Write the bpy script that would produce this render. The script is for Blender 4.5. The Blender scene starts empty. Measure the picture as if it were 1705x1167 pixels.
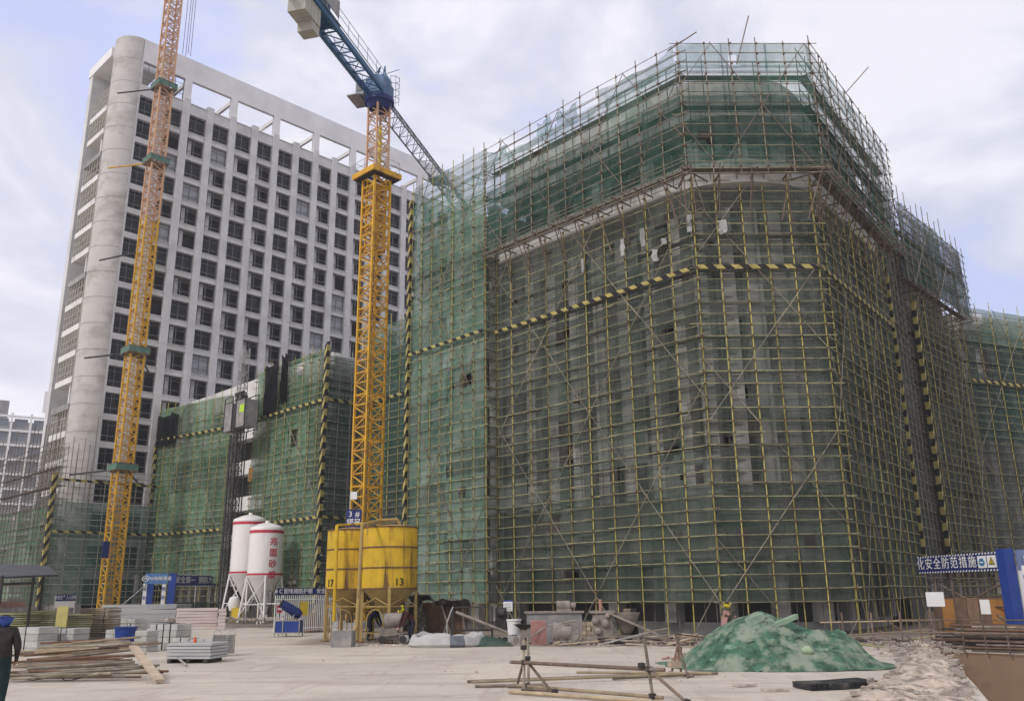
import bpy, bmesh, math, random
from mathutils import Vector, Matrix, noise
from mathutils.geometry import delaunay_2d_cdt
S = bpy.context.scene
COL = S.collection
R = random.Random(7)
rad = math.radians

# ------------------------------------------------------------------ camera
FPX, CXP, CYP, CAMZ = 1450.0, 852.5, 583.5, 2.0
PITCH, ROLL = rad(15.6), rad(0.7)
_rt0, _up0 = Vector((1, 0, 0)), Vector((0, -math.sin(PITCH), math.cos(PITCH)))
FW = Vector((0, math.cos(PITCH), math.sin(PITCH)))
RT = math.cos(ROLL)*_rt0 - math.sin(ROLL)*_up0
UP = math.sin(ROLL)*_rt0 + math.cos(ROLL)*_up0
cd = bpy.data.cameras.new('camera'); cam = bpy.data.objects.new('camera', cd); COL.objects.link(cam)
cd.sensor_width = 36; cd.lens = FPX/1705*36; cd.clip_end = 3000; cd.clip_start = .1
M = Matrix((RT, UP, -FW)).transposed().to_4x4(); M.translation = (0, 0, CAMZ); cam.matrix_world = M
S.camera = cam

# ------------------------------------------------------------------ light, sky
SUN_EL, SUN_AZ = rad(40), rad(222)          # compass-like: from +Y clockwise
sdir = Vector((math.sin(SUN_AZ)*math.cos(SUN_EL), math.cos(SUN_AZ)*math.cos(SUN_EL), math.sin(SUN_EL)))
sl = bpy.data.lights.new('sun', 'SUN'); sl.energy = 1.5; sl.angle = rad(10); sl.color = (1, .955, .9)
so = bpy.data.objects.new('sun', sl); COL.objects.link(so); so.rotation_euler = (-sdir).to_track_quat('-Z', 'Y').to_euler()
so.location = (-30, -20, 80)
w = bpy.data.worlds.new('World'); S.world = w; w.use_nodes = True
nt = w.node_tree; N = nt.nodes; L = nt.links; N.clear()
out = N.new('ShaderNodeOutputWorld'); bg1 = N.new('ShaderNodeBackground'); bg2 = N.new('ShaderNodeBackground'); mx = N.new('ShaderNodeMixShader')
sky = N.new('ShaderNodeTexSky'); sky.sky_type = 'NISHITA'; sky.sun_disc = False; sky.sun_elevation = SUN_EL; sky.sun_rotation = SUN_AZ
bg1.inputs[1].default_value = .11; L.new(sky.outputs[0], bg1.inputs[0])
tc = N.new('ShaderNodeTexCoord'); mp = N.new('ShaderNodeMapping'); mp.inputs['Scale'].default_value = (1, 1, 1.9); mp.inputs['Location'].default_value = (.35, .1, .2)
n1 = N.new('ShaderNodeTexNoise'); n1.inputs['Scale'].default_value = 3.0; n1.inputs['Detail'].default_value = 9; n1.inputs['Roughness'].default_value = .55
n1.inputs['Distortion'].default_value = .5
n2 = N.new('ShaderNodeTexNoise'); n2.inputs['Scale'].default_value = 1.7; n2.inputs['Detail'].default_value = 5
L.new(tc.outputs['Generated'], mp.inputs[0]); L.new(mp.outputs[0], n1.inputs[0]); L.new(mp.outputs[0], n2.inputs[0])
cr = N.new('ShaderNodeValToRGB'); cr.color_ramp.elements[0].position = .36; cr.color_ramp.elements[0].color = (.55, .60, .88, 1)
cr.color_ramp.elements[1].position = .60; cr.color_ramp.elements[1].color = (.90, .88, .94, 1)
e_ = cr.color_ramp.elements.new(.46); e_.color = (.66, .67, .79, 1)
L.new(n1.outputs[0], cr.inputs[0]); L.new(cr.outputs[0], bg2.inputs[0]); bg2.inputs[1].default_value = .91
cr2 = N.new('ShaderNodeValToRGB'); cr2.color_ramp.elements[0].position = .40; cr2.color_ramp.elements[0].color = (.86, .86, .86, 1)
cr2.color_ramp.elements[1].position = .52; cr2.color_ramp.elements[1].color = (1, 1, 1, 1)
L.new(n2.outputs[0], cr2.inputs[0]); L.new(cr2.outputs[0], mx.inputs[0]); L.new(bg1.outputs[0], mx.inputs[1]); L.new(bg2.outputs[0], mx.inputs[2])
L.new(mx.outputs[0], out.inputs[0])
S.view_settings.view_transform = 'Standard'; S.view_settings.look = 'None'; S.view_settings.exposure = 0.35; S.view_settings.gamma = 1
S.view_settings.use_curve_mapping = False
S.cycles.transparent_max_bounces = 24; S.cycles.max_bounces = 6; S.cycles.diffuse_bounces = 3

# ------------------------------------------------------------------ helpers
def ray(x, y):
    return (FW*FPX + RT*(x-CXP) + UP*(CYP-y)).normalized()
def gp(x, y, z=0.0):
    d = ray(x, y); t = (z-CAMZ)/d.z; return Vector((d.x*t, d.y*t, z))
def dp(x, y, d):                      # point on the sight line at horizontal distance d
    r = ray(x, y); t = d/math.hypot(r.x, r.y); return Vector((r.x*t, r.y*t, CAMZ+r.z*t))
def V(*a): return Vector(a)
BASE = {}
class MB:
    def __init__(s): s.v = []; s.f = []; s.m = []
    def q(s, pts, mi=0):
        n = len(s.v); s.v += [tuple(p) for p in pts]; s.f.append(tuple(range(n, n+len(pts)))); s.m.append(mi); return s
    def box(s, c, d, ux=(1, 0, 0), uy=None, mi=0):
        ux = Vector(ux).normalized(); uz = Vector((0, 0, 1))
        if uy is None: uy = uz.cross(ux).normalized()
        else: uy = Vector(uy).normalized(); uz = ux.cross(uy).normalized()
        c = Vector(c); a, b, e = ux*d[0]/2, uy*d[1]/2, uz*d[2]/2; n = len(s.v)
        for sx, sy, sz in ((-1,-1,-1),(1,-1,-1),(1,1,-1),(-1,1,-1),(-1,-1,1),(1,-1,1),(1,1,1),(-1,1,1)):
            s.v.append(tuple(c+a*sx+b*sy+e*sz))
        for f in ((0,3,2,1),(4,5,6,7),(0,1,5,4),(1,2,6,5),(2,3,7,6),(3,0,4,7)):
            s.f.append(tuple(n+i for i in f)); s.m.append(mi)
        return s
    def bar(s, p, q, w, h=None, mi=0):
        p, q = Vector(p), Vector(q); d = q-p; l = d.length
        if l < 1e-5: return s
        d = d/l; up = Vector((0, 0, 1)) if abs(d.z) < .95 else Vector((0, 1, 0))
        y = up.cross(d).normalized(); s.box((p+q)/2, (l, w, h or w), d, y, mi); return s
    def tube(s, p, q, r, n=6, r2=None, mi=0, caps=True):
        p, q = Vector(p), Vector(q); d = (q-p)
        if d.length < 1e-6: return s
        d.normalize(); a = d.orthogonal().normalized(); b = d.cross(a); r2 = r if r2 is None else r2; k = len(s.v)
        for c, rr in ((p, r), (q, r2)):
            for i in range(n):
                t = 2*math.pi*i/n; s.v.append(tuple(c+(a*math.cos(t)+b*math.sin(t))*rr))
        for i in range(n):
            j = (i+1) % n; s.f.append((k+i, k+j, k+n+j, k+n+i)); s.m.append(mi)
        if caps:
            s.f.append(tuple(k+n-1-i for i in range(n))); s.m.append(mi); s.f.append(tuple(k+n+i for i in range(n))); s.m.append(mi)
        return s
    def path(s, pts, r, n=6, mi=0):
        for a, b in zip(pts[:-1], pts[1:]): s.tube(a, b, r, n, mi=mi)
        return s
    def lathe(s, c, prof, n=32, mi=0):
        c = Vector(c); k = len(s.v)
        for r, z in prof:
            for i in range(n):
                t = 2*math.pi*i/n; s.v.append((c.x+r*math.cos(t), c.y+r*math.sin(t), c.z+z))
        for j in range(len(prof)-1):
            for i in range(n):
                i2 = (i+1) % n; s.f.append((k+j*n+i, k+j*n+i2, k+(j+1)*n+i2, k+(j+1)*n+i)); s.m.append(mi)
        return s
    def prism(s, poly, z0, z1, mi=0):
        n = len(poly); k = len(s.v)
        for z in (z0, z1):
            for p in poly: s.v.append((p[0], p[1], z))
        for i in range(n):
            j = (i+1) % n; s.f.append((k+i, k+j, k+n+j, k+n+i)); s.m.append(mi)
        s.f.append(tuple(k+n-1-i for i in range(n))); s.m.append(mi); s.f.append(tuple(k+n+i for i in range(n))); s.m.append(mi)
        return s
    def sphere(s, c, r, n=10, m=6, sc=(1, 1, 1), mi=0, half=False):
        c = Vector(c); k = len(s.v); a0 = 0 if half else -math.pi/2
        for j in range(m+1):
            a = a0+(math.pi/2-a0)*j/m
            for i in range(n):
                t = 2*math.pi*i/n; s.v.append((c.x+r*sc[0]*math.cos(a)*math.cos(t), c.y+r*sc[1]*math.cos(a)*math.sin(t), c.z+r*sc[2]*math.sin(a)))
        for j in range(m):
            for i in range(n):
                i2 = (i+1) % n; s.f.append((k+j*n+i, k+j*n+i2, k+(j+1)*n+i2, k+(j+1)*n+i)); s.m.append(mi)
        return s
    def build(s, name, mats, parent=None, smooth=False, local=False, kind=None, base=None):
        me = bpy.data.meshes.new(name)
        off = Vector((0, 0, 0))
        if parent is not None and not local: off = BASE.get(parent.name, off)
        if base is not None: off = Vector(base)
        me.from_pydata([tuple(Vector(p)-off) for p in s.v], [], s.f)
        if not isinstance(mats, (list, tuple)): mats = [mats]
        for m in mats: me.materials.append(m)
        if len(mats) > 1: me.polygons.foreach_set('material_index', s.m)
        if smooth:
            me.polygons.foreach_set('use_smooth', [True]*len(me.polygons))
            try: me.set_sharp_from_angle(angle=rad(40))
            except Exception: pass
        me.update()
        o = bpy.data.objects.new(name, me); COL.objects.link(o)
        if parent is not None:
            o.parent = parent; BASE[o.name] = off if not local else Vector((0, 0, 0))
        elif base is not None: o.location = base; BASE[o.name] = Vector(base)
        if kind: o['kind'] = kind
        return o
def inst(name, me, parent, loc=(0, 0, 0), rot=(0, 0, 0), scale=None):
    o = bpy.data.objects.new(name, me); COL.objects.link(o); o.parent = parent; o.location = loc; o.rotation_euler = rot
    if scale: o.scale = scale
    return o
def tag(o, label, cat, group=None):
    o['label'] = label; o['category'] = cat
    if group: o['group'] = group
    return o
def thing(name, label, cat, loc=(0, 0, 0), rz=0, group=None):
    o = bpy.data.objects.new(name, None); COL.objects.link(o); o.location = loc; o.rotation_euler = (0, 0, rz)
    o.empty_display_size = .3; BASE[o.name] = Vector(loc); return tag(o, label, cat, group)
def copy_tree(o, parent=None):
    c = o.copy(); COL.objects.link(c)
    if parent: c.parent = parent
    for ch in o.children: copy_tree(ch, c)
    return c
def text(s, size, origin, rx, up, mat, parent, name='lettering', proud=.02, bold=.012, local=False):
    """flat lettering centred on origin, reading along rx, facing rx x up"""
    cu = bpy.data.curves.new(name, 'FONT'); cu.body = s; cu.size = size; cu.align_x = 'CENTER'; cu.align_y = 'CENTER'; cu.extrude = .006; cu.offset = bold*size
    cu.resolution_u = 2
    t = bpy.data.objects.new(name, cu); COL.objects.link(t)
    dg = bpy.context.evaluated_depsgraph_get(); me = bpy.data.meshes.new_from_object(t.evaluated_get(dg))
    bpy.data.objects.remove(t); bpy.data.curves.remove(cu)
    rx = Vector(rx).normalized(); up = Vector(up).normalized(); nz = rx.cross(up)
    m = Matrix((rx, up, nz)).transposed().to_4x4(); m.translation = Vector(origin)+nz*proud - (Vector((0, 0, 0)) if local else BASE.get(parent.name, Vector()))
    me.transform(m); me.materials.clear(); me.materials.append(mat)
    o = bpy.data.objects.new(name, me); COL.objects.link(o); o.parent = parent; return o

# ------------------------------------------------------------------ materials
def mat(name, col, rough=.8, metal=0, var=.25, scale=3.0, bump=.0, bscale=20, dirt=None, stretch=(1, 1, 1), rand=0.0, spec=.3, dirt_at=(.55, .7), dscale=1.2, dstretch=(1, 1, 1)):
    m = bpy.data.materials.new(name); m.use_nodes = True; nt = m.node_tree; n = nt.nodes; l = nt.links
    b = n['Principled BSDF']; b.inputs['Roughness'].default_value = rough; b.inputs['Metallic'].default_value = metal
    b.inputs['Specular IOR Level'].default_value = spec
    t = n.new('ShaderNodeTexCoord'); mp = n.new('ShaderNodeMapping'); mp.inputs['Scale'].default_value = stretch; l.new(t.outputs['Object'], mp.inputs[0])
    oi = n.new('ShaderNodeObjectInfo')
    if rand:
        ad = n.new('ShaderNodeVectorMath'); ad.operation = 'ADD'; l.new(mp.outputs[0], ad.inputs[0])
        mu = n.new('ShaderNodeMath'); mu.operation = 'MULTIPLY'; mu.inputs[1].default_value = 50; l.new(oi.outputs['Random'], mu.inputs[0]); l.new(mu.outputs[0], ad.inputs[1]); vec = ad.outputs[0]
    else: vec = mp.outputs[0]
    nz = n.new('ShaderNodeTexNoise'); nz.inputs['Scale'].default_value = scale; nz.inputs['Detail'].default_value = 6; nz.inputs['Roughness'].default_value = .62; l.new(vec, nz.inputs[0])
    mr = n.new('ShaderNodeMapRange'); mr.inputs[1].default_value = .3; mr.inputs[2].default_value = .7; mr.inputs[3].default_value = 1-var; mr.inputs[4].default_value = 1+var; l.new(nz.outputs[0], mr.inputs[0])
    fac = mr.outputs[0]
    if rand:
        m2 = n.new('ShaderNodeMapRange'); m2.inputs[3].default_value = 1-rand; m2.inputs[4].default_value = 1+rand; l.new(oi.outputs['Random'], m2.inputs[0])
        mm = n.new('ShaderNodeMath'); mm.operation = 'MULTIPLY'; l.new(fac, mm.inputs[0]); l.new(m2.outputs[0], mm.inputs[1]); fac = mm.outputs[0]
    sc = n.new('ShaderNodeVectorMath'); sc.operation = 'SCALE'; sc.inputs[0].default_value = col; l.new(fac, sc.inputs['Scale'])
    cout = sc.outputs[0]
    if dirt:
        mp2 = n.new('ShaderNodeMapping'); mp2.inputs['Scale'].default_value = dstretch; l.new(t.outputs['Object'], mp2.inputs[0])
        dn = n.new('ShaderNodeTexNoise'); dn.inputs['Scale'].default_value = dscale; dn.inputs['Detail'].default_value = 8; dn.inputs['Roughness'].default_value = .65; l.new(mp2.outputs[0], dn.inputs[0])
        dr = n.new('ShaderNodeMapRange'); dr.inputs[1].default_value = dirt_at[0]; dr.inputs[2].default_value = dirt_at[1]; l.new(dn.outputs[0], dr.inputs[0])
        mix = n.new('ShaderNodeMix'); mix.data_type = 'RGBA'; l.new(dr.outputs[0], mix.inputs[0]); l.new(cout, mix.inputs[6]); mix.inputs[7].default_value = (*dirt, 1); cout = mix.outputs[2]
    l.new(cout, b.inputs['Base Color'])
    if bump:
        bn = n.new('ShaderNodeTexNoise'); bn.inputs['Scale'].default_value = bscale; bn.inputs['Detail'].default_value = 5; l.new(vec, bn.inputs[0])
        bp = n.new('ShaderNodeBump'); bp.inputs['Strength'].default_value = bump; bp.inputs['Distance'].default_value = .05; l.new(bn.outputs[0], bp.inputs['Height']); l.new(bp.outputs[0], b.inputs['Normal'])
    return m
def net_mat(name, col, lo, hi, rand=.3, scale=.5, trans=.35):
    m = bpy.data.materials.new(name); m.use_nodes = True; nt = m.node_tree; n = nt.nodes; l = nt.links; n.clear()
    o = n.new('ShaderNodeOutputMaterial'); tr = n.new('ShaderNodeBsdfTransparent'); df = n.new('ShaderNodeBsdfDiffuse'); tl = n.new('ShaderNodeBsdfTranslucent')
    m1 = n.new('ShaderNodeMixShader'); m1.inputs[0].default_value = trans; m2 = n.new('ShaderNodeMixShader')
    t = n.new('ShaderNodeTexCoord'); mp = n.new('ShaderNodeMapping'); mp.inputs['Scale'].default_value = (1, 1, .45); l.new(t.outputs['Object'], mp.inputs[0])
    nz = n.new('ShaderNodeTexNoise'); nz.inputs['Scale'].default_value = scale; nz.inputs['Detail'].default_value = 8; nz.inputs['Roughness'].default_value = .68; nz.inputs['Distortion'].default_value = .8; l.new(mp.outputs[0], nz.inputs[0])
    oi = n.new('ShaderNodeObjectInfo')
    mr = n.new('ShaderNodeMapRange'); mr.inputs[1].default_value = .32; mr.inputs[2].default_value = .68; mr.inputs[3].default_value = lo; mr.inputs[4].default_value = hi; l.new(nz.outputs[0], mr.inputs[0])
    ra = n.new('ShaderNodeMapRange'); ra.inputs[3].default_value = -.07; ra.inputs[4].default_value = .07; l.new(oi.outputs['Random'], ra.inputs[0])
    ad = n.new('ShaderNodeMath'); ad.operation = 'ADD'; ad.use_clamp = True; l.new(mr.outputs[0], ad.inputs[0]); l.new(ra.outputs[0], ad.inputs[1]); l.new(ad.outputs[0], m2.inputs[0])
    nz2 = n.new('ShaderNodeTexNoise'); nz2.inputs['Scale'].default_value = scale*2.3; nz2.inputs['Detail'].default_value = 6; l.new(mp.outputs[0], nz2.inputs[0])
    mx = n.new('ShaderNodeMix'); mx.data_type = 'RGBA'; r3 = n.new('ShaderNodeMapRange'); r3.inputs[1].default_value = .35; r3.inputs[2].default_value = .65; l.new(nz2.outputs[0], r3.inputs[0]); l.new(r3.outputs[0], mx.inputs[0])
    mx.inputs[6].default_value = (col[0]*.62, col[1]*.72, col[2]*.68, 1); g = sum(col)/3; mx.inputs[7].default_value = (col[0]*.7+g*.45, col[1]*.8+g*.3, col[2]*.7+g*.42, 1)
    hs = n.new('ShaderNodeHueSaturation'); r4 = n.new('ShaderNodeMapRange'); r4.inputs[3].default_value = 1-rand; r4.inputs[4].default_value = 1+rand; l.new(oi.outputs['Random'], r4.inputs[0]); l.new(r4.outputs[0], hs.inputs['Value']); l.new(mx.outputs[2], hs.inputs['Color'])
    l.new(hs.outputs[0], df.inputs[0]); l.new(hs.outputs[0], tl.inputs[0])
    l.new(df.outputs[0], m1.inputs[1]); l.new(tl.outputs[0], m1.inputs[2]); l.new(tr.outputs[0], m2.inputs[1]); l.new(m1.outputs[0], m2.inputs[2]); l.new(m2.outputs[0], o.inputs[0])
    return m
C_PARA = mat('sunlit_hazy_parapet_render', (.74, .725, .71), var=.1, scale=.4)  # white parapet paint, with sun and haze brightness put into its tone
C_CONC = mat('pale_concrete', (.59, .578, .558), var=.16, scale=.5, bump=.15, bscale=9, dirt=(.36, .34, .315), dirt_at=(.55, .8), dscale=.35, dstretch=(1, 1, .5))
C_CYL = mat('poured_concrete', (.52, .49, .455), var=.1, scale=.25, bump=.2, bscale=5, dirt=(.30, .27, .235), dirt_at=(.48, .72), dscale=.35, dstretch=(1, 1, 1.4))
C_GREY = mat('grey_concrete', (.30, .29, .275), var=.22, scale=.7, bump=.2, bscale=8, dirt=(.16, .15, .135), dirt_at=(.5, .75), dscale=.5)
C_DARK = mat('shaded_interior_concrete', (.06, .057, .055), var=.3, scale=.6)  # interior and recess shade put into the concrete's near-black tone
C_PIL = mat('facade_pilaster_render', (.55, .535, .50), var=.2, scale=.6, dirt=(.25, .24, .22), dirt_at=(.5, .72), dscale=.8, dstretch=(1, 1, .3))
C_WALL = mat('raw_wall_render', (.27, .25, .23), var=.2, scale=.4, dirt=(.2, .17, .15), dirt_at=(.5, .75), dscale=.4)
C_WHITE = mat('white_parapet_render', (.70, .68, .65), var=.1, scale=.4, dirt=(.42, .40, .37), dirt_at=(.5, .8), dscale=.5)
GLASS = mat('window_glass', (.012, .014, .016), rough=.25, var=.2, spec=.22)
FRAME = mat('grey_window_frame', (.20, .20, .20), rough=.5, var=.1)
FRAME_P = mat('primed_window_frame', (.42, .38, .32), rough=.6, var=.15)
P_YEL = mat('yellow_painted_pole', (.37, .315, .08), rough=.65, var=.5, scale=2.2, rand=.4, dirt=(.20, .16, .09), dirt_at=(.55, .7), dscale=3)
P_GRN = mat('dirty_yellow_ledger', (.30, .28, .145), rough=.65, var=.3, scale=2.5, rand=.35, dirt=(.16, .13, .10), dirt_at=(.5, .65), dscale=2)
P_RUST = mat('rusty_pole', (.16, .115, .085), rough=.75, var=.35, scale=3, rand=.35, dirt=(.27, .25, .22), dirt_at=(.55, .7), dscale=2)
P_GREY = mat('grey_galvanised_pole', (.33, .32, .29), rough=.6, var=.3, scale=3, rand=.3, dirt=(.2, .15, .11), dirt_at=(.55, .7), dscale=2)
P_BAM = mat('weathered_bamboo_tan', (.32, .25, .16), rough=.75, var=.3, scale=3, rand=.3)
P_BR = mat('weathered_brace_steel', (.25, .22, .16), rough=.65, var=.4, scale=2, rand=.3, dirt=(.13, .10, .08), dirt_at=(.5, .65), dscale=2)
INNER = mat('inner_scaffold_steel', (.15, .135, .10), rough=.7, var=.3)
PLANK = mat('scaffold_plank', (.17, .145, .115), var=.3, scale=4, rand=.3)
NET = net_mat('green_safety_net', (.115, .25, .175), .40, .76)
NET_L = net_mat('pale_green_safety_net', (.21, .32, .245), .55, .88)
NET_T = net_mat('thin_green_safety_net', (.15, .33, .29), .38, .62, scale=.8)
NET_M2 = net_mat('half_clear_safety_net', (.12, .26, .20), .30, .58, scale=.8)
NET_D = net_mat('dusty_dark_safety_net', (.155, .18, .148), .34, .76)
NET_LOW = net_mat('low_dusty_safety_net', (.12, .15, .118), .44, .82)
NET_H = net_mat('grass_green_safety_net', (.19, .32, .20), .58, .92)
NET_OP = net_mat('dense_teal_safety_net', (.075, .165, .13), .5, .86)
FILM = mat('pale_window_film', (.30, .31, .32), rough=.5, var=.3, scale=2)
FARGL = mat('far_pale_glass', (.20, .215, .24), rough=.3, var=.2)
RAG = mat('torn_pale_sheet', (.36, .36, .34), rough=.8, var=.2)
NET_BLK = net_mat('black_shade_net', (.02, .02, .022), .88, 1.0)
MUD = mat('brown_mud_wall', (.21, .135, .085), var=.12, scale=.5, bump=.3, bscale=3, dirt=(.14, .085, .055), dirt_at=(.5, .8), dscale=.4)
NAVY = mat('navy_paint', (.015, .025, .12), rough=.5, var=.15, scale=2)
BLUEP = mat('royal_blue_paint', (.02, .05, .24), rough=.45, var=.15, scale=1.5, dirt=(.06, .08, .22), dirt_at=(.6, .75))
WHITE = mat('white_paint', (.78, .77, .74), rough=.5, var=.06, scale=2)
WHITE_S = mat('white_silo_paint', (.78, .74, .70), rough=.45, var=.05, scale=.8, dirt=(.62, .56, .5), dirt_at=(.55, .8), dscale=.9, dstretch=(1, 1, .25))
RED = mat('red_paint', (.5, .03, .06), rough=.5, var=.15)
YEL = mat('yellow_paint', (.62, .45, .03), rough=.5, var=.12)
BLACK = mat('black_paint', (.012, .012, .013), rough=.6, var=.2)
SILO_Y = mat('yellow_silo_paint', (.56, .36, .02), rough=.6, var=.22, scale=1.2, dirt=(.17, .09, .03), dirt_at=(.52, .64), dscale=1.7, dstretch=(1.6, 1.6, .16), bump=.2, bscale=4)
SILO_D = mat('dusty_silo_cone', (.40, .28, .10), rough=.8, var=.2, scale=1.5, dirt=(.17, .11, .07), dirt_at=(.5, .7), dscale=1.5)
RUST = mat('rusty_steel', (.15, .08, .045), rough=.8, var=.35, scale=5, bump=.2)
DUSTY = mat('cement_dusted_steel', (.26, .225, .19), rough=.85, var=.3, scale=3, bump=.3, dirt=(.14, .11, .09), dirt_at=(.5, .7))
COLLAR = mat('green_collar_cloth', (.09, .17, .13), var=.4, scale=3)
CR_Y = mat('crane_yellow_paint', (.60, .33, .02), rough=.55, var=.2, scale=1.5, dirt=(.30, .13, .05), dirt_at=(.52, .68), dscale=1.2)
CR_P = mat('salmon_hazed_crane_paint', (.56, .34, .20), rough=.6, var=.15, scale=1.2, dirt=(.40, .15, .09), dirt_at=(.55, .7))  # salmon tone also carries the haze over the left crane's upper mast
CR_B = mat('crane_blue_paint', (.035, .11, .23), rough=.5, var=.2, scale=1.5)
CR_G = mat('grey_crane_jib_paint', (.20, .22, .23), rough=.5, var=.2, scale=1.5)
WEIGHT = mat('concrete_counterweight', (.40, .38, .32), var=.15, scale=1)
HAZ_Y = mat('warning_yellow', (.38, .32, .10), var=.35, scale=3, dirt=(.3, .25, .12), dirt_at=(.5, .75), dscale=1.5)
HAZ_K = mat('warning_black', (.022, .02, .02), var=.3, scale=3)
TARP_W = mat('off_white_tarpaulin', (.42, .41, .39), rough=.7, var=.15, scale=1.5, bump=.4, bscale=4, dirt=(.32, .30, .28), dirt_at=(.5, .75))
WOOD = mat('brown_plywood', (.15, .095, .06), var=.3, scale=2.5, rand=.3, bump=.1)
WOOD_P = mat('pale_timber_board', (.38, .30, .21), var=.25, scale=3, rand=.3)
PINKB = mat('pink_board', (.42, .22, .20), var=.2, scale=3)
PANEL_Y = mat('olive_yellow_panel', (.30, .29, .15), rough=.6, var=.15, rand=.3, scale=1.5)
PANEL_B = mat('tan_panel', (.28, .23, .15), rough=.7, var=.2, rand=.3, scale=1.5)
ALU = mat('pale_aluminium_panel', (.41, .41, .40), rough=.5, var=.08, rand=.1, scale=1)
BLOCK = mat('wrapped_white_block', (.46, .455, .42), rough=.6, var=.15, rand=.14, scale=2, dirt=(.36, .36, .33), dirt_at=(.5, .7))
PINKW = mat('pale_pink_foam', (.60, .50, .46), var=.08, rand=.06, scale=1)
ORANGE = mat('shadowed_orange_door', (.32, .15, .04), var=.2, scale=2)  # orange darkened to hold the shadow over the hoarding doors
ORANGER = mat('orange_plastic', (.65, .09, .03), rough=.5, var=.1)
ROOFD = mat('dark_sheet_roof', (.06, .06, .065), rough=.6, var=.25, scale=1)
SKIN = mat('skin', (.42, .26, .18), rough=.6, var=.08)
CLOTH_B = mat('dark_brown_jacket', (.035, .028, .025), rough=.95, var=.3, scale=6)
CLOTH_T = mat('dark_teal_trousers', (.012, .028, .03), rough=.95, var=.3, scale=6)
CLOTH_N = mat('navy_work_clothes', (.02, .024, .035), rough=.95, var=.3, scale=6)
CLOTH_R = mat('dark_maroon_work_clothes', (.06, .022, .025), rough=.95, var=.3, scale=6)
CAMO = mat('camouflage_cloth', (.10, .095, .065), rough=.95, var=.6, scale=9, dirt=(.03, .035, .025), dirt_at=(.48, .56), dscale=10)
BOOT = mat('boot_leather', (.02, .017, .015), rough=.8, var=.2)
HELM_Y = mat('yellow_helmet_plastic', (.72, .62, .02), rough=.35, var=.05, spec=.5)
HELM_B = mat('blue_helmet_plastic', (.02, .06, .28), rough=.35, var=.05, spec=.5)
STEELG = mat('grey_box_steel', (.24, .23, .22), rough=.6, var=.3, scale=2, dirt=(.36, .32, .28), dirt_at=(.5, .7))
DARKM = mat('dark_machine_steel', (.045, .04, .037), rough=.7, var=.3, scale=3)
PEBB = mat('broken_concrete', (.46, .40, .34), var=.3, scale=2.5, bump=.3, rand=.3, dirt=(.22, .17, .13), dirt_at=(.5, .7))
BRICKR = mat('broken_red_brick', (.34, .19, .14), var=.3, scale=3)

# ------------------------------------------------------------------ ground, pit, mud
uA = V(.6845, -.729, 0); nA = V(-.729, -.6845, 0)
_a = rad(44.0); uF = V(math.sin(_a), math.cos(_a), 0); nI = V(-uF.y, uF.x, 0); T0 = V(-43.2, 83.7, 0)
def FP(t, s, z=0.0): p = T0+uF*t+nI*s; return V(p.x, p.y, z)

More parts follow.
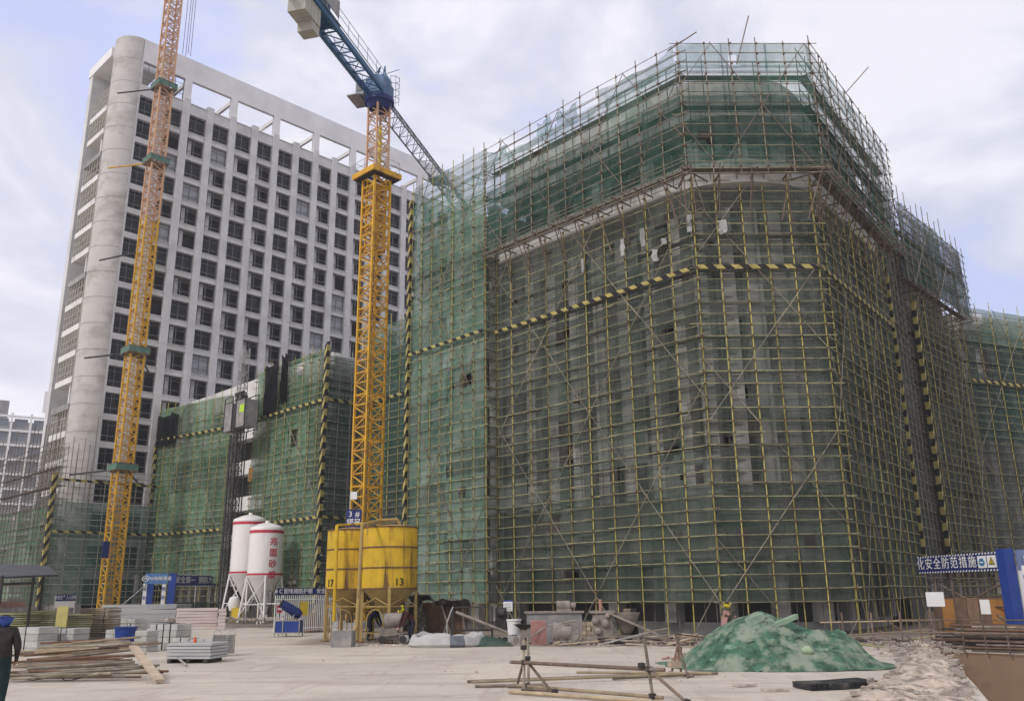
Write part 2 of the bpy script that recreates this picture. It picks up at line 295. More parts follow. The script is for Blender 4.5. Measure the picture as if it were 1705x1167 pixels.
def ground_material():
    m = bpy.data.materials.new('dusty_concrete_yard'); m.use_nodes = True; nt = m.node_tree; n = nt.nodes; l = nt.links; b = n['Principled BSDF']
    b.inputs['Roughness'].default_value = .9; b.inputs['Specular IOR Level'].default_value = .2
    t = n.new('ShaderNodeTexCoord')
    def nz(scale, detail, st=(1, 1, 1), rot=0, dist=0):
        mp = n.new('ShaderNodeMapping'); mp.inputs['Scale'].default_value = st; mp.inputs['Rotation'].default_value = (0, 0, rot); l.new(t.outputs['Object'], mp.inputs[0])
        x = n.new('ShaderNodeTexNoise'); x.inputs['Scale'].default_value = scale; x.inputs['Detail'].default_value = detail; x.inputs['Roughness'].default_value = .62; x.inputs['Distortion'].default_value = dist
        l.new(mp.outputs[0], x.inputs[0]); return x.outputs[0]
    def rng(s, a, b_, c=0, d=1):
        r = n.new('ShaderNodeMapRange'); r.inputs[1].default_value = a; r.inputs[2].default_value = b_; r.inputs[3].default_value = c; r.inputs[4].default_value = d; l.new(s, r.inputs[0]); return r.outputs[0]
    def mixc(f, c1, c2):
        x = n.new('ShaderNodeMix'); x.data_type = 'RGBA'; l.new(f, x.inputs[0])
        for i, c in ((6, c1), (7, c2)):
            if isinstance(c, tuple): x.inputs[i].default_value = (*c, 1)
            else: l.new(c, x.inputs[i])
        return x.outputs[2]
    c = mixc(rng(nz(.22, 5, dist=.6), .38, .62), (.575, .51, .415), (.47, .42, .345))
    c = mixc(rng(nz(.5, 6, (.5, 1.7, 1), rad(18), 1.0), .5, .75), c, (.40, .335, .275))          # tyre smears
    c = mixc(rng(nz(.8, 5, (2.2, .4, 1), rad(40)), .56, .74), c, (.44, .37, .31))
    c = mixc(rng(nz(1.6, 8), .60, .72, 0, .8), c, (.33, .28, .24))                             # damp blotches
    c = mixc(rng(nz(14, 4), .62, .72, 0, .6), c, (.36, .31, .27))
    c = mixc(rng(nz(.34, 7, (.3, 2.2, 1), rad(24), 1.2), .57, .64, 0, .5), c, (.37, .315, .25))  # wheel tracks
    c = mixc(rng(nz(.5, 7, (2.4, .35, 1), rad(-32), 1.0), .585, .64, 0, .55), c, (.40, .34, .275))
    c = mixc(rng(nz(40, 3), .60, .68, 0, .45), c, (.28, .245, .20))
    # dirt strip in the working area along the buildings
    sp = n.new('ShaderNodeSeparateXYZ'); l.new(t.outputs['Object'], sp.inputs[0])
    d1 = n.new('ShaderNodeVectorMath'); d1.operation = 'DOT_PRODUCT'; l.new(t.outputs['Object'], d1.inputs[0]); d1.inputs[1].default_value = (.55, .835, 0)
    ns = nz(.45, 6); ad = n.new('ShaderNodeMath'); ad.operation = 'MULTIPLY_ADD'; ad.inputs[1].default_value = 7; l.new(ns, ad.inputs[0]); l.new(d1.outputs['Value'], ad.inputs[2])
    dirt = mixc(rng(nz(.9, 8), .35, .65), (.16, .13, .105), (.27, .225, .18))
    xm = n.new('ShaderNodeMapRange'); xm.inputs[1].default_value = -10.5; xm.inputs[2].default_value = -9.0; l.new(sp.outputs[0], xm.inputs[0])
    d2 = n.new('ShaderNodeVectorMath'); d2.operation = 'DOT_PRODUCT'; l.new(t.outputs['Object'], d2.inputs[0]); d2.inputs[1].default_value = (.253, .967, 0)
    a2 = n.new('ShaderNodeMath'); a2.operation = 'MULTIPLY_ADD'; a2.inputs[1].default_value = 3.5; l.new(nz(.7, 7), a2.inputs[0]); l.new(d2.outputs['Value'], a2.inputs[2])
    mm = n.new('ShaderNodeMath'); mm.operation = 'MULTIPLY'; l.new(rng(a2.outputs[0], 36.8, 38.0, 0, .9), mm.inputs[0]); l.new(xm.outputs[0], mm.inputs[1])
    c = mixc(mm.outputs[0], c, dirt)
    c = mixc(rng(ad.outputs[0], 44.5, 47.0), c, dirt)
    l.new(c, b.inputs['Base Color'])
    bp = n.new('ShaderNodeBump'); bp.inputs['Strength'].default_value = .35; bp.inputs['Distance'].default_value = .04; l.new(nz(6, 8), bp.inputs['Height']); l.new(bp.outputs[0], b.inputs['Normal'])
    return m
GROUND = ground_material()
PIT = [gp(1552, 1084), gp(1640, 1087), gp(1800, 1092), V(32, 20, 0), V(24, 4, 0), V(8, 6, 0), V(8.4, 12, 0), gp(1650, 1172), gp(1622, 1138), gp(1596, 1112), gp(1572, 1094)]
OUTR = [V(-500, -150, 0), V(500, -150, 0), V(500, 700, 0), V(-500, 700, 0)]
def inside(p, poly):
    c = False; j = len(poly)-1
    for i in range(len(poly)):
        a, b = poly[i], poly[j]
        if (a.y > p[1]) != (b.y > p[1]) and p[0] < (b.x-a.x)*(p[1]-a.y)/(b.y-a.y)+a.x: c = not c
        j = i
    return c
pts = [p.xy for p in OUTR]+[p.xy for p in PIT]; k0 = len(pts)
edges = [(0, 1), (1, 2), (2, 3), (3, 0)]+[(4+i, 4+(i+1) % len(PIT)) for i in range(len(PIT))]
gx = -60.0
while gx < 60:
    gy = 2.0
    while gy < 110:
        p = Vector((gx+R.uniform(-.3, .3), gy+R.uniform(-.3, .3)))
        if not inside(p, PIT): pts.append(p)
        gy += 1.6 if gy < 40 else 5
    gx += 1.6 if -14 < gx < 14 else 5
vs, es, fs, *_ = delaunay_2d_cdt(pts, edges, [], 0, 1e-4)
mb = MB()
def gz(x, y):
    if y > 45 or abs(x) > 30: return 0
    if min((Vector((x, y))-p.xy).length for p in PIT) < 1.5: return 0
    return .035*noise.noise(Vector((x*.25, y*.25, 3)))
for v in vs: mb.v.append((v.x, v.y, gz(v.x, v.y)))
for f in fs:
    c = sum((vs[i] for i in f), Vector((0, 0)))/3
    if not inside(c, PIT): mb.f.append(tuple(f)); mb.m.append(0)
mb.build('ground', GROUND, smooth=True, kind='structure')
mb = MB(); n = len(PIT)
low = [p+V(0, 0, -3.6) for p in PIT]
cen = sum(low, V(0, 0, 0))/n
low = [cen+(p-cen)*.88 for p in low]
for i in range(n):
    j = (i+1) % n
    steps = 6
    for a in range(8):
        for b in range(5):
            def P(u, w): 
                q = (PIT[i]*(1-u)+PIT[j]*u)*(1-w)+(low[i]*(1-u)+low[j]*u)*w
                if 0 < w < 1: q = q+Vector((noise.noise(q*.8), noise.noise(q*.8+V(9, 0, 0)), 0))*.12
                return q
            mb.q([P(a/8, b/5), P((a+1)/8, b/5), P((a+1)/8, (b+1)/5), P(a/8, (b+1)/5)])
mb.build('pit_wall', MUD, smooth=True, kind='structure')
mb = MB(); mb.q([p+V(0, 0, .02) for p in low]); mb.build('pit_floor', MUD, kind='structure')
# concrete lip along the far rim
mb = MB()
e0, e1 = gp(1556, 1082), gp(1800, 1090)
mb.bar(e0+V(0, .25, .06), e1+V(0, .25, .06), .5, .14); mb.build('pit_kerb', GROUND, kind='structure')

# rubble spill along the near rim of the pit
def rock_mesh(name, seed, m):
    rr = random.Random(seed); bm = bmesh.new(); bmesh.ops.create_icosphere(bm, subdivisions=1, radius=1)
    for v in bm.verts: v.co = Vector((v.co.x*rr.uniform(.8, 1.2), v.co.y*rr.uniform(.6, 1.0), v.co.z*rr.uniform(.4, .75)))+Vector((rr.uniform(-.16, .16), rr.uniform(-.16, .16), rr.uniform(-.1, .1)))
    me = bpy.data.meshes.new(name); bm.to_mesh(me); bm.free(); me.materials.append(m); return me
def rubble(name, label_kind, pts, n, smin, smax, m, seed=1, parent=None, squash=1.0, zf=None):
    rr = random.Random(seed); mb = MB()
    for k in range(n):
        i = rr.randrange(len(pts)-1); u = rr.random(); c, r_ = pts[i]; c2, r2 = pts[i+1]
        p = c*(1-u)+c2*u; rad_ = r_*(1-u)+r2*u; a = rr.uniform(0, 6.283); d = rad_*math.sqrt(rr.random()); p = p+V(math.cos(a)*d, math.sin(a)*d, 0)
        s = smin+(smax-smin)*rr.random()**3
        if zf: p.z = zf(p)
        kk = len(mb.v); rx = Matrix.Rotation(rr.uniform(0, 6.28), 3, 'Z') @ Matrix.Rotation(rr.uniform(-.5, .5), 3, 'X')
        dims = (s*rr.uniform(.6, 1.3), s*rr.uniform(.5, 1), s*rr.uniform(.25, .6)*squash)
        for sx, sy, sz in ((-1,-1,-1),(1,-1,-1),(1,1,-1),(-1,1,-1),(-1,-1,1),(1,-1,1),(1,1,1),(-1,1,1)):
            q = rx @ V(sx*dims[0]/2*rr.uniform(.6, 1), sy*dims[1]/2*rr.uniform(.6, 1), sz*dims[2]/2*rr.uniform(.6, 1)); mb.v.append(tuple(p+q+V(0, 0, dims[2]*.3)))
        for f in ((0,3,2,1),(4,5,6,7),(0,1,5,4),(1,2,6,5),(2,3,7,6),(3,0,4,7)): mb.f.append(tuple(kk+i for i in f)); mb.m.append(0)
    return mb.build(name, m, kind='stuff')
def spill(o, px, py): pass
# earth bank: a bumpy strip riding over the rim
rimpts = [gp(1420, 1168), gp(1500, 1140), gp(1560, 1120), gp(1600, 1118)]
mb = MB(); NX, NY = 60, 26
A0, A1 = [gp(1340, 1230), gp(1375, 1176), gp(1450, 1140), gp(1500, 1108), gp(1520, 1085), gp(1505, 1068)], [gp(1740, 1290), gp(1658, 1176), gp(1632, 1145), gp(1603, 1114), gp(1578, 1096), gp(1548, 1078)]
def lerp_list(Ls, u):
    x = u*(len(Ls)-1); i = min(int(x), len(Ls)-2); return Ls[i].lerp(Ls[i+1], x-i)
grid = []
for a in range(NX+1):
    row = []
    for b in range(NY+1):
        u, w_ = a/NX, b/NY; p = lerp_list(A0, u).lerp(lerp_list(A1, u), w_)
        bump = noise.noise(p*1.6)*.16+noise.noise(p*4.5)*.09+noise.noise(p*11)*.045
        z = (math.sin(w_*math.pi)**.6)*(.20+bump)-.01
        if w_ > .85: z -= (w_-.85)/.15*.5; p = p+(lerp_list(A1, u)-lerp_list(A0, u)).normalized()*.12
        row.append(V(p.x+noise.noise(p*2.2)*.08, p.y+noise.noise(p*2.7)*.08, z))
    grid.append(row)
for a in range(NX):
    for b in range(NY): mb.q([grid[a][b], grid[a+1][b], grid[a+1][b+1], grid[a][b+1]])
EARTH = mat('rubbly_earth', (.50, .41, .32), var=.35, scale=3, bump=.9, bscale=9, dirt=(.16, .125, .095), dirt_at=(.5, .64), dscale=2.2)
mb.build('earth_bank', EARTH, kind='structure')
def bank_z(p): return .12
rubble('rubble_on_bank', '', [(lerp_list(A0, u/6).lerp(lerp_list(A1, u/6), .5), (lerp_list(A0, u/6)-lerp_list(A1, u/6)).length*.42) for u in range(1, 7)], 1100, .03, .24, PEBB, 3, zf=bank_z)

# ------------------------------------------------------------------ scaffolding
def hazard(a, b, w, out_, parent, name='warning_band', seg=.42, thick=.07, slant=.5, sides4=False):
    """striped guard board of alternating slanted yellow and black pieces from a to b"""
    a, b = Vector(a), Vector(b); d = b-a; Ln = d.length; d.normalize(); out_ = Vector(out_).normalized(); wv = d.cross(out_).normalized()
    mb = MB(); n = max(2, int(Ln/seg)); sl = slant*w
    for i in range(n):
        t0, t1 = Ln*i/n, Ln*(i+1)/n
        for sgn, off in ((1, thick/2), (-1, -thick/2)):
            o = out_*off
            def q(t, s): return a+d*max(0, min(Ln, t+s*sl))+wv*s*w/2+o
            mb.q([q(t0, -1), q(t1, -1), q(t1, 1), q(t0, 1)] if sgn > 0 else [q(t0, 1), q(t1, 1), q(t1, -1), q(t0, -1)], i % 2)
        if sides4:
            for s in (-1, 1):
                e = wv*s*w/2
                def q2(t, k): return a+d*max(0, min(Ln, t+s*sl))+e+out_*k*thick/2
                mb.q([q2(t0, -1), q2(t1, -1), q2(t1, 1), q2(t0, 1)], i % 2)
    return mb.build(name, [HAZ_Y, HAZ_K], parent)

def net_sheet(a, b, z0, z1, out_, m, parent, amp=.05, nx=6, nz=6, rr=R, hole=0, name='safety_net', sagtop=0):
    a, b = Vector(a), Vector(b); mb = MB(); g = []; sd = rr.uniform(0, 90)
    for i in range(nx+1):
        row = []
        for j in range(nz+1):
            u, v = i/nx, j/nz; p = a.lerp(b, u); z = z0+(z1-z0)*v
            dd = amp*noise.noise(V(u*3+sd, v*3, sd))*1.6+amp*.5*math.sin(u*9+sd)
            if j == nz: z -= sagtop*math.sin(u*math.pi)
            row.append(V(p.x, p.y, z)+out_*dd)
        g.append(row)
    hx, hz, hr = rr.uniform(.2, .8), rr.uniform(.2, .8), hole
    for i in range(nx):
        for j in range(nz):
            if hole and math.hypot((i+.5)/nx-hx, ((j+.5)/nz-hz)*.7) < hr: continue
            mb.q([g[i][j], g[i+1][j], g[i+1][j+1], g[i][j+1]])
    if not mb.f: return None
    return mb.build(name, m, parent, smooth=True)

def sface(root, a, b, z0, zt, out_, ps=1.5, pm=P_YEL, lm=P_GRN, zl=1.5, nets=(), brace=None, inner=True, topj=(.3, .9), sheet=(3.0, 3.0), rp=.029, rl=.0215, ext=(.15, .6), split=True, seed=1, hole=.12, planks=True, nin=.12, lstep=.6, brm=None, inw=.9, amp=.075, coup=True):
    rr = random.Random(seed); a = Vector((a[0], a[1], 0)); b = Vector((b[0], b[1], 0)); d = b-a; Ln = d.length; d.normalize(); out_ = Vector(out_).normalized()
    n = max(1, round(Ln/ps)); inn = MB()
    for i in range(n+1):
        p = a+d*(Ln*i/n)+d*rr.uniform(-.05, .05)*(0 < i < n); lean = rr.uniform(-.05, .05)
        MB().tube(p+V(0, 0, z0)-d*lean, p+V(0, 0, zt+rr.uniform(*topj))+d*lean, rp, 6).build('pole', pm, root)
        if inner:
            pi = p-out_*inw
            inn.tube(pi+V(0, 0, z0), pi+V(0, 0, zt-rr.uniform(.2, .8)), .026, 5, caps=False)
            z = zl
            while z < zt-.3:
                inn.tube(p-out_*(inw+.1)+V(0, 0, z+.06), p+out_*rr.uniform(.06, .28)+V(0, 0, z+.06), .026, 5); z += 1.8
    cpl = MB(); z = zl
    if coup:
        while z <= zt+.02:
            for i in range(n+1): cpl.box(a+d*(Ln*i/n)+out_*(rp+.015)+V(0, 0, z+rr.uniform(-.02, .02)), (.085, .075, .085), d)
            z += lstep
        cpl.build('couplers', RUST, root, kind='stuff')
    z = zl; k = 0
    while z <= zt+.02:
        o = out_*(rp+rl)
        A = a+o-d*rr.uniform(*ext); B = b+o+d*rr.uniform(*ext); zz = z+rr.uniform(-.045, .045)
        if split and Ln > 7:
            c = rr.uniform(.35, .65)*Ln; C1 = a+o+d*(c+.25); C2 = a+o+d*(c-.25)
            MB().tube(A+V(0, 0, zz), C1+V(0, 0, zz+rr.uniform(-.03, .03)), rl, 6).build('ledger', lm, root)
            MB().tube(C2+V(0, 0, zz+.055), B+V(0, 0, zz+rr.uniform(-.03, .05)), rl, 6).build('ledger', lm, root)
        else: MB().tube(A+V(0, 0, zz), B+V(0, 0, zz+rr.uniform(-.04, .04)), rl, 6).build('ledger', lm, root)
        if k % 3 == 0 and inner:
            inn.tube(a-out_*inw+V(0, 0, zz), b-out_*inw+V(0, 0, zz), .026, 5)
            if planks and z < zt-1.5: MB().box((a+b)/2-out_*.55+V(0, 0, zz+.09), (Ln*.98, .42, .04), d).build('plank', PLANK, root)
        if inner and k % 3 != 0: inn.tube(a-out_*inw+V(0, 0, zz), b-out_*inw+V(0, 0, zz), .022, 5, caps=False)
        z += lstep; k += 1
    if inner: inn.build('inner_frame', INNER, root, kind='stuff')
    if brace:
        w_, h_, offs = brace; o = out_*(rp*2+rl+.02)
        for dirn in (1, -1):
            run = w_*(zt-z0)/h_; start = -run+w_*offs if dirn > 0 else w_*offs
            while start < (Ln if dirn > 0 else Ln+run):
                s0, z_ = start, z0+.1
                sg = dirn
                s1, z2 = s0+sg*w_*((zt-z0)/h_), zt
                # clip to face
                lo, hi = (s0, s1) if s0 < s1 else (s1, s0)
                u0 = max(0, min(1, (0.0-s0)/(s1-s0) if sg > 0 else (Ln-s0)/(s1-s0))); u1 = max(0, min(1, (Ln-s0)/(s1-s0) if sg > 0 else (0.0-s0)/(s1-s0)))
                if u1 > u0+.02:
                    u = u0; st = 6.2/math.hypot(s1-s0, z2-z_)
                    while u < u1-.01:
                        v = min(u1, u+st+.03)
                        P = a+d*(s0+(s1-s0)*u)+o+V(0, 0, z_+(z2-z_)*u); Q = a+d*(s0+(s1-s0)*v)+o+V(0, 0, z_+(z2-z_)*v)
                        jj = V(0, 0, rr.uniform(-.06, .06)); MB().tube(P+jj, Q-jj, .021, 6).build('brace', brm or P_BR, root); u += st
                start += w_
    for (m, nz0, nz1) in nets:
        nn = max(1, round(Ln/sheet[0])); nk = max(1, round((nz1-nz0)/sheet[1]))
        for i in range(nn):
            for j in range(nk):
                jj = out_*rr.uniform(-.035, .035); A = a+d*(Ln*i/nn-.06)-out_*nin+jj; B = a+d*(Ln*(i+1)/nn+.06)-out_*nin+jj
                net_sheet(A, B, nz0+(nz1-nz0)*j/nk, nz0+(nz1-nz0)*(j+1)/nk+.2, out_, m, root, amp, rr=rr, hole=(rr.uniform(.08, .2) if rr.random() < hole else 0))
def v2(x, y): return V(x, y, 0)

# ---- main building plan (scaffold lines)
WL, WR = v2(-6.94, 57.21), v2(-1.64, 51.53)
MA0, MAB, MBC, MCE = v2(-1.02, 52.2), v2(9.36, 41.18), v2(15.57, 41.31), v2(23.68, 51.95)
def nrm_out(a, b): d = (b-a).normalized(); return V(d.y, -d.x, 0)
nMA, nMB, nMC = nrm_out(MA0, MAB), nrm_out(MAB, MBC), nrm_out(MBC, MCE)
nW = nrm_out(WL, WR)

# concrete body path: wing, main face, rounded corner, right face
def isect(p, d, q, e):
    den = d.x*e.y-d.y*e.x; t = ((q.x-p.x)*e.y-(q.y-p.y)*e.x)/den; return p+d*t
INO = 1.55
pa, dA_ = MA0-nMA*INO, (MAB-MA0).normalized(); pc, dC_ = MBC-nMC*INO, (MCE-MBC).normalized()
apex = isect(pa, dA_, pc, dC_); turn = dA_.angle(dC_)
dist = (apex-MAB).dot(nMB)+1.15            # how far the arc must fall short of the apex
RC = dist/(1/math.cos(turn/2)-1)
tan_l = RC*math.tan(turn/2); arc0 = apex-dA_*tan_l; arc1 = apex+dC_*tan_l; cenR = arc0-nMA*RC
path = []                                   # (pos, outward normal)
def addseg(p, q, nn, step=.95):
    L_ = (q-p).length; k = max(1, round(L_/step))
    for i in range(k): path.append((p.lerp(q, i/k), nn))
addseg(pa, arc0, nMA)
ks = 12
a0 = math.atan2(nMA.y, nMA.x); a1 = math.atan2(nMC.y, nMC.x)
if a1 < a0: a1 += 2*math.pi
for i in range(ks): t = a0+(a1-a0)*i/ks; path.append((cenR+V(math.cos(t), math.sin(t), 0)*RC, V(math.cos(t), math.sin(t), 0)))
endC = MCE-nMC*INO; addseg(arc1, endC, nMC); path.append((endC, nMC))
def ring(mb, z0, z1, o0, o1, mi=0, pth=None):
    """a band following the facade, from inward offset o0 to outward offset o1"""
    P = pth or path
    for (p, n_), (q, m_) in zip(P[:-1], P[1:]):
        a, b, c, d = p-n_*o0, q-m_*o0, q+m_*o1, p+n_*o1
        up, dn = V(0, 0, z1), V(0, 0, z0)
        mb.q([d+dn, c+dn, c+up, d+up], mi); mb.q([a+up, d+up, c+up, b+up], mi); mb.q([a+dn, b+dn, c+dn, d+dn], mi); mb.q([b+dn, a+dn, a+up, b+up], mi)
    for (p, n_), rev in ((P[0], 0), (P[-1], 1)):
        a, d = p-n_*o0, p+n_*o1; f = [a+V(0, 0, z0), d+V(0, 0, z0), d+V(0, 0, z1), a+V(0, 0, z1)]; mb.q(f[::-1] if rev else f, mi)
bld = thing('concrete_building', 'large unfinished concrete building with a rounded corner and pilasters behind green netting and yellow poles', 'building', (6, 52, 0))
core = [p-n_*1.25 for p, n_ in path]+[endC-nMC*16, pa-nMA*17]
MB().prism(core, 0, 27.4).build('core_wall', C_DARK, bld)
mb = MB(); ring(mb, 5.6, 6.6, .9, .05); mb.build('floor_band', C_WALL, bld)
mb = MB(); ring(mb, 3.6, 5.6, .9, 0); mb.build('lower_wall', C_WALL, bld)
mb = MB(); ring(mb, 0, .55, 1.2, -.5); mb.build('plinth', C_GREY, bld)
for z in (9.5, 12.8, 16.1, 19.4):
    mb = MB(); ring(mb, z, z+.6, .9, -.55); mb.build('spandrel', C_WALL, bld)
mb = MB(); ring(mb, 21.4, 22.35, 1.0, .12); mb.build('frieze', C_GREY, bld)  # grey tone painted in for the dark soffit shade under the cornice
mb = MB(); ring(mb, 22.4, 23.7, 1.2, 1.3); mb.build('cornice', C_WHITE, bld)
mb = MB(); ring(mb, 26.9, 29.1, .5, .55); mb.build('parapet', C_PIL, bld)
mb = MB(); ring(mb, 26.5, 26.9, 1.2, .95); mb.build('eaves_slab', C_WHITE, bld)
pilm = None
for i, (p, n_) in enumerate(path):
    ux = V(-n_.y, n_.x, 0); ang = math.atan2(ux.y, ux.x)
    if i % 2 == 0:
        if pilm is None:
            o = MB().box((0, 0, 0), (.74, .75, 14.8)).build('pilaster', C_PIL, bld, local=True); pilm = o.data
        else: o = inst('pilaster', pilm, bld)
        q = p+n_*.0-V(6, 52, 0); o.location = (q.x, q.y, 14.0); o.rotation_euler = (0, 0, ang)
        if i % 4 == 0:
            o = MB().box((p+n_*-.25)+V(0, 0, 2.07), (.7, .7, 3.05), ux).build('ground_column', C_GREY, bld)
            MB().box((p-n_*.1)+V(0, 0, 25.1), (.6, .5, 2.8), ux).build('top_storey_column', C_PIL, bld)
winm = None
for i in range(0, len(path)-2, 2):
    p, n_ = path[i+1]; ux = V(-n_.y, n_.x, 0); ang = math.atan2(ux.y, ux.x); wd = (path[i+2][0]-path[i][0]).length-.74
    for z0, h in ((6.6, 2.9), (10.25, 2.55), (13.55, 2.55), (16.85, 2.55), (20.15, 1.25)):
        if R.random() < .12: continue
        mbw = MB()
        for s in (-.5, 0, .5): mbw.box((s*(wd-.05), 0, h/2), (.06, .06, h))
        for zz in (.03, h*.32, h-.03): mbw.box((0, 0, zz), (wd-.1, .05, .05))
        o = mbw.build('window_frame', FRAME, bld, local=True); q = p-n_*.55-V(6, 52, 0); o.location = (q.x, q.y, z0); o.rotation_euler = (0, 0, ang)
        g = MB().box((0, .03, h/2), (wd-.08, .012, h-.08)).build('pane', GLASS, o, local=True)
# wing body, set proud of the main face
wa, wb = WL-nW*1.35, WR-nW*1.35-uA*.75
wpath = [(wa.lerp(wb, i/8), nW) for i in range(9)]
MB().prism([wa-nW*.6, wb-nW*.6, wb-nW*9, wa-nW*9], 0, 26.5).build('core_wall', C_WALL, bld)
for z in (3.3, 6.6, 9.9, 13.2, 16.5, 19.8, 23.1):
    mb = MB(); ring(mb, z, z+1.1, .58, 0, pth=wpath); mb.build('spandrel', C_PIL, bld)
for i in range(0, 9, 2):
    p, n_ = wpath[i]; MB().box(p-n_*.2+V(0, 0, 13.6), (.7, .5, 26.2), uA).build('pilaster', C_WHITE if i in (4,) else C_PIL, bld)
for i in range(1, 9, 2):
    p, n_ = wpath[i]
    for z in (4.4, 7.7, 11, 14.3, 17.6, 20.9): MB().box(p-n_*.56+V(0, 0, z+1.1), (1.15, .05, 2.1), uA).build('window_pane', GLASS, bld)

# ---- main scaffolds
sw = thing('scaffold', 'tall pale-netted scaffold on the projecting wing just right of the yellow tower crane', 'scaffolding', (-4.3, 54.4, 0), group='net-covered scaffolds')
sface(sw, WL, WR, 0, 30.0, nW, ps=1.11, nets=((NET_L, 1.5, 27.0), (NET_T, 27.0, 30.0)), brace=(6.4, 11, .3), seed=3, sheet=(3.9, 1.8), hole=.1, brm=P_RUST)
nWr = nrm_out(WR, WR-nW*1.0)
sface(sw, WR+uA*.05, WR+uA*.05-nW*1.0, 0, 22.6, V(uA.x, uA.y, 0), ps=1.0, nets=((NET_D, 1.5, 22.4),), inner=False, split=False, seed=4, ext=(.05, .15), sheet=(1.2, 3), topj=(.0, .1))
hazard(WL+nW*.12+V(0, 0, .5)-uA*.1, WL+nW*.12+V(0, 0, 29.2)-uA*.1, .24, nW, sw, name='striped_guard', seg=.45, thick=.2, slant=.9, sides4=True)
hazard(WL+nW*.16+V(0, 0, 17.7), WR+nW*.16+V(0, 0, 17.7), .2, nW, sw)
ms = thing('scaffold', 'largest scaffold wrapping the rounded corner of the concrete building, dull green nets behind yellow poles', 'scaffolding', (9.4, 45, 0), group='net-covered scaffolds')
sface(ms, MA0, MAB, 0, 22.7, nMA, ps=1.5, nets=((NET_LOW, 1.5, 6.6), (NET_D, 6.6, 22.0)), brace=(7.2, 9.6, .25), seed=5, sheet=(3.4, 1.8), hole=.3, topj=(-.1, .3))
sface(ms, MAB, MBC, 0, 22.7, nMB, ps=1.38, nets=((NET_LOW, 1.5, 6.6), (NET_D, 6.6, 22.0)), brace=(6.6, 8.6, .5), seed=6, split=False, sheet=(3.1, 1.8), hole=.3, topj=(-.1, .3))
sface(ms, MBC, MCE, 0, 22.7, nMC, ps=1.34, nets=((NET_LOW, 1.5, 22.2),), brace=(5.5, 11, .2), seed=7, sheet=(3.2, 1.8), hole=.15, topj=(-.1, .3))
for a, b, nn in ((MA0, MAB, nMA), (MAB, MBC, nMB), (MBC, MCE, nMC)): hazard(a+nn*.14+V(0, 0, 17.7), b+nn*.14+V(0, 0, 17.7), .22, nn, ms)
hazard(MCE+nMC*.1+V(0, 0, 3.6), MCE+nMC*.1+V(0, 0, 21.6), .16, nMC, ms, name='striped_guard', seg=.45, thick=.2, slant=.9, sides4=True)
# overhanging upper scaffold
US = thing('scaffold', 'cantilevered upper scaffold with see-through nets projecting round the building top', 'scaffolding', (9.4, 44, 22.6), group='net-covered scaffolds')
OA0 = WR+uA*.1; OAB, OBC, OCE = v2(8.97, 40.2), v2(16.0, 40.35), v2(24.95, 52.1)
nOA, nOB, nOC = nrm_out(OA0, OAB), nrm_out(OAB, OBC), nrm_out(OBC, OCE)
for a, b, nn, sd in ((OA0, OAB, nOA, 8), (OAB, OBC, nOB, 9), (OBC, OCE, nOC, 10)):
    sface(US, a, b, 22.5, 30.0, nn, ps=1.45, pm=P_BR, lm=P_BR, zl=22.8, nets=((NET_M2, 22.8, 23.9), (NET_OP, 23.9, 26.8), (NET_M2, 26.8, 28.6), (NET_T, 28.6, 29.9 if sd != 8 else 28.9)), brace=(5.0, 7.4, .35), seed=sd, split=sd != 9, topj=(.1, .55), sheet=(2.4, 2.1), hole=.10, brm=P_RUST, inner=True, inw=.75)  # poles given a darker steel so they read as silhouettes
    # raking props and cantilever beams under the overhang
    L_ = (b-a).length; d = (b-a).normalized(); k = int(L_/1.45); rr = random.Random(sd)
    mb = MB(); mc = MB()
    for i in range(k+1):
        p = a+d*(L_*i/k)
        MB().tube(p+nn*.5+V(0, 0, 22.55+rr.uniform(-.05, .1)), p-nn*1.9+V(0, 0, 22.6), .045, 6).build('cantilever_beam', P_RUST, US)
        for q in range(2): MB().tube(p+nn*rr.uniform(-.1, .15)+d*rr.uniform(-.2, .2)+V(0, 0, 22.6+rr.uniform(0, .5)), p-nn*1.0+d*rr.uniform(-.3, .3)+V(0, 0, 20.4+rr.uniform(-.5, .5)), .03, 6).build('raking_prop', P_RUST, US)
    for z in (22.35, 22.62, 23.0):
        MB().tube(a-d*.3+nn*.2+V(0, 0, z), b+d*.3+nn*.2+V(0, 0, z+.05), .026, 6).build('bottom_ledger', P_BR, US)
# torn, rolled up nets along the top of the left run
L_ = (OAB-OA0).length; d = (OAB-OA0).normalized()
for s0, s1, zz0, zz1 in ((.3, 2.0, 28.9, 29.7), (4.8, 6.0, 28.8, 29.9), (6.5, 8.2, 28.9, 29.9), (9.6, 15.2, 28.7, 29.9)):
    net_sheet(OA0+d*s0, OA0+d*s1, zz0, zz1, nOA, NET_T, US, .25, nx=8, nz=4, name='torn_net', sagtop=.3)
for s, h in ((2.4, 30.9), (5.2, 31.2)): pass
for p, q in ((OAB+V(3.0, -.2, 28.6), OAB+V(3.9, -.1, 31.6)), (OBC+V(3.2, 3.9, 29.3), OBC+V(5.4, 5.1, 31.9)), (OAB+V(-.5, .2, 29.7), OAB+V(1.0, -.3, 30.5))):
    MB().tube(p, q, .032, 6).build('loose_pole', P_RUST, US)
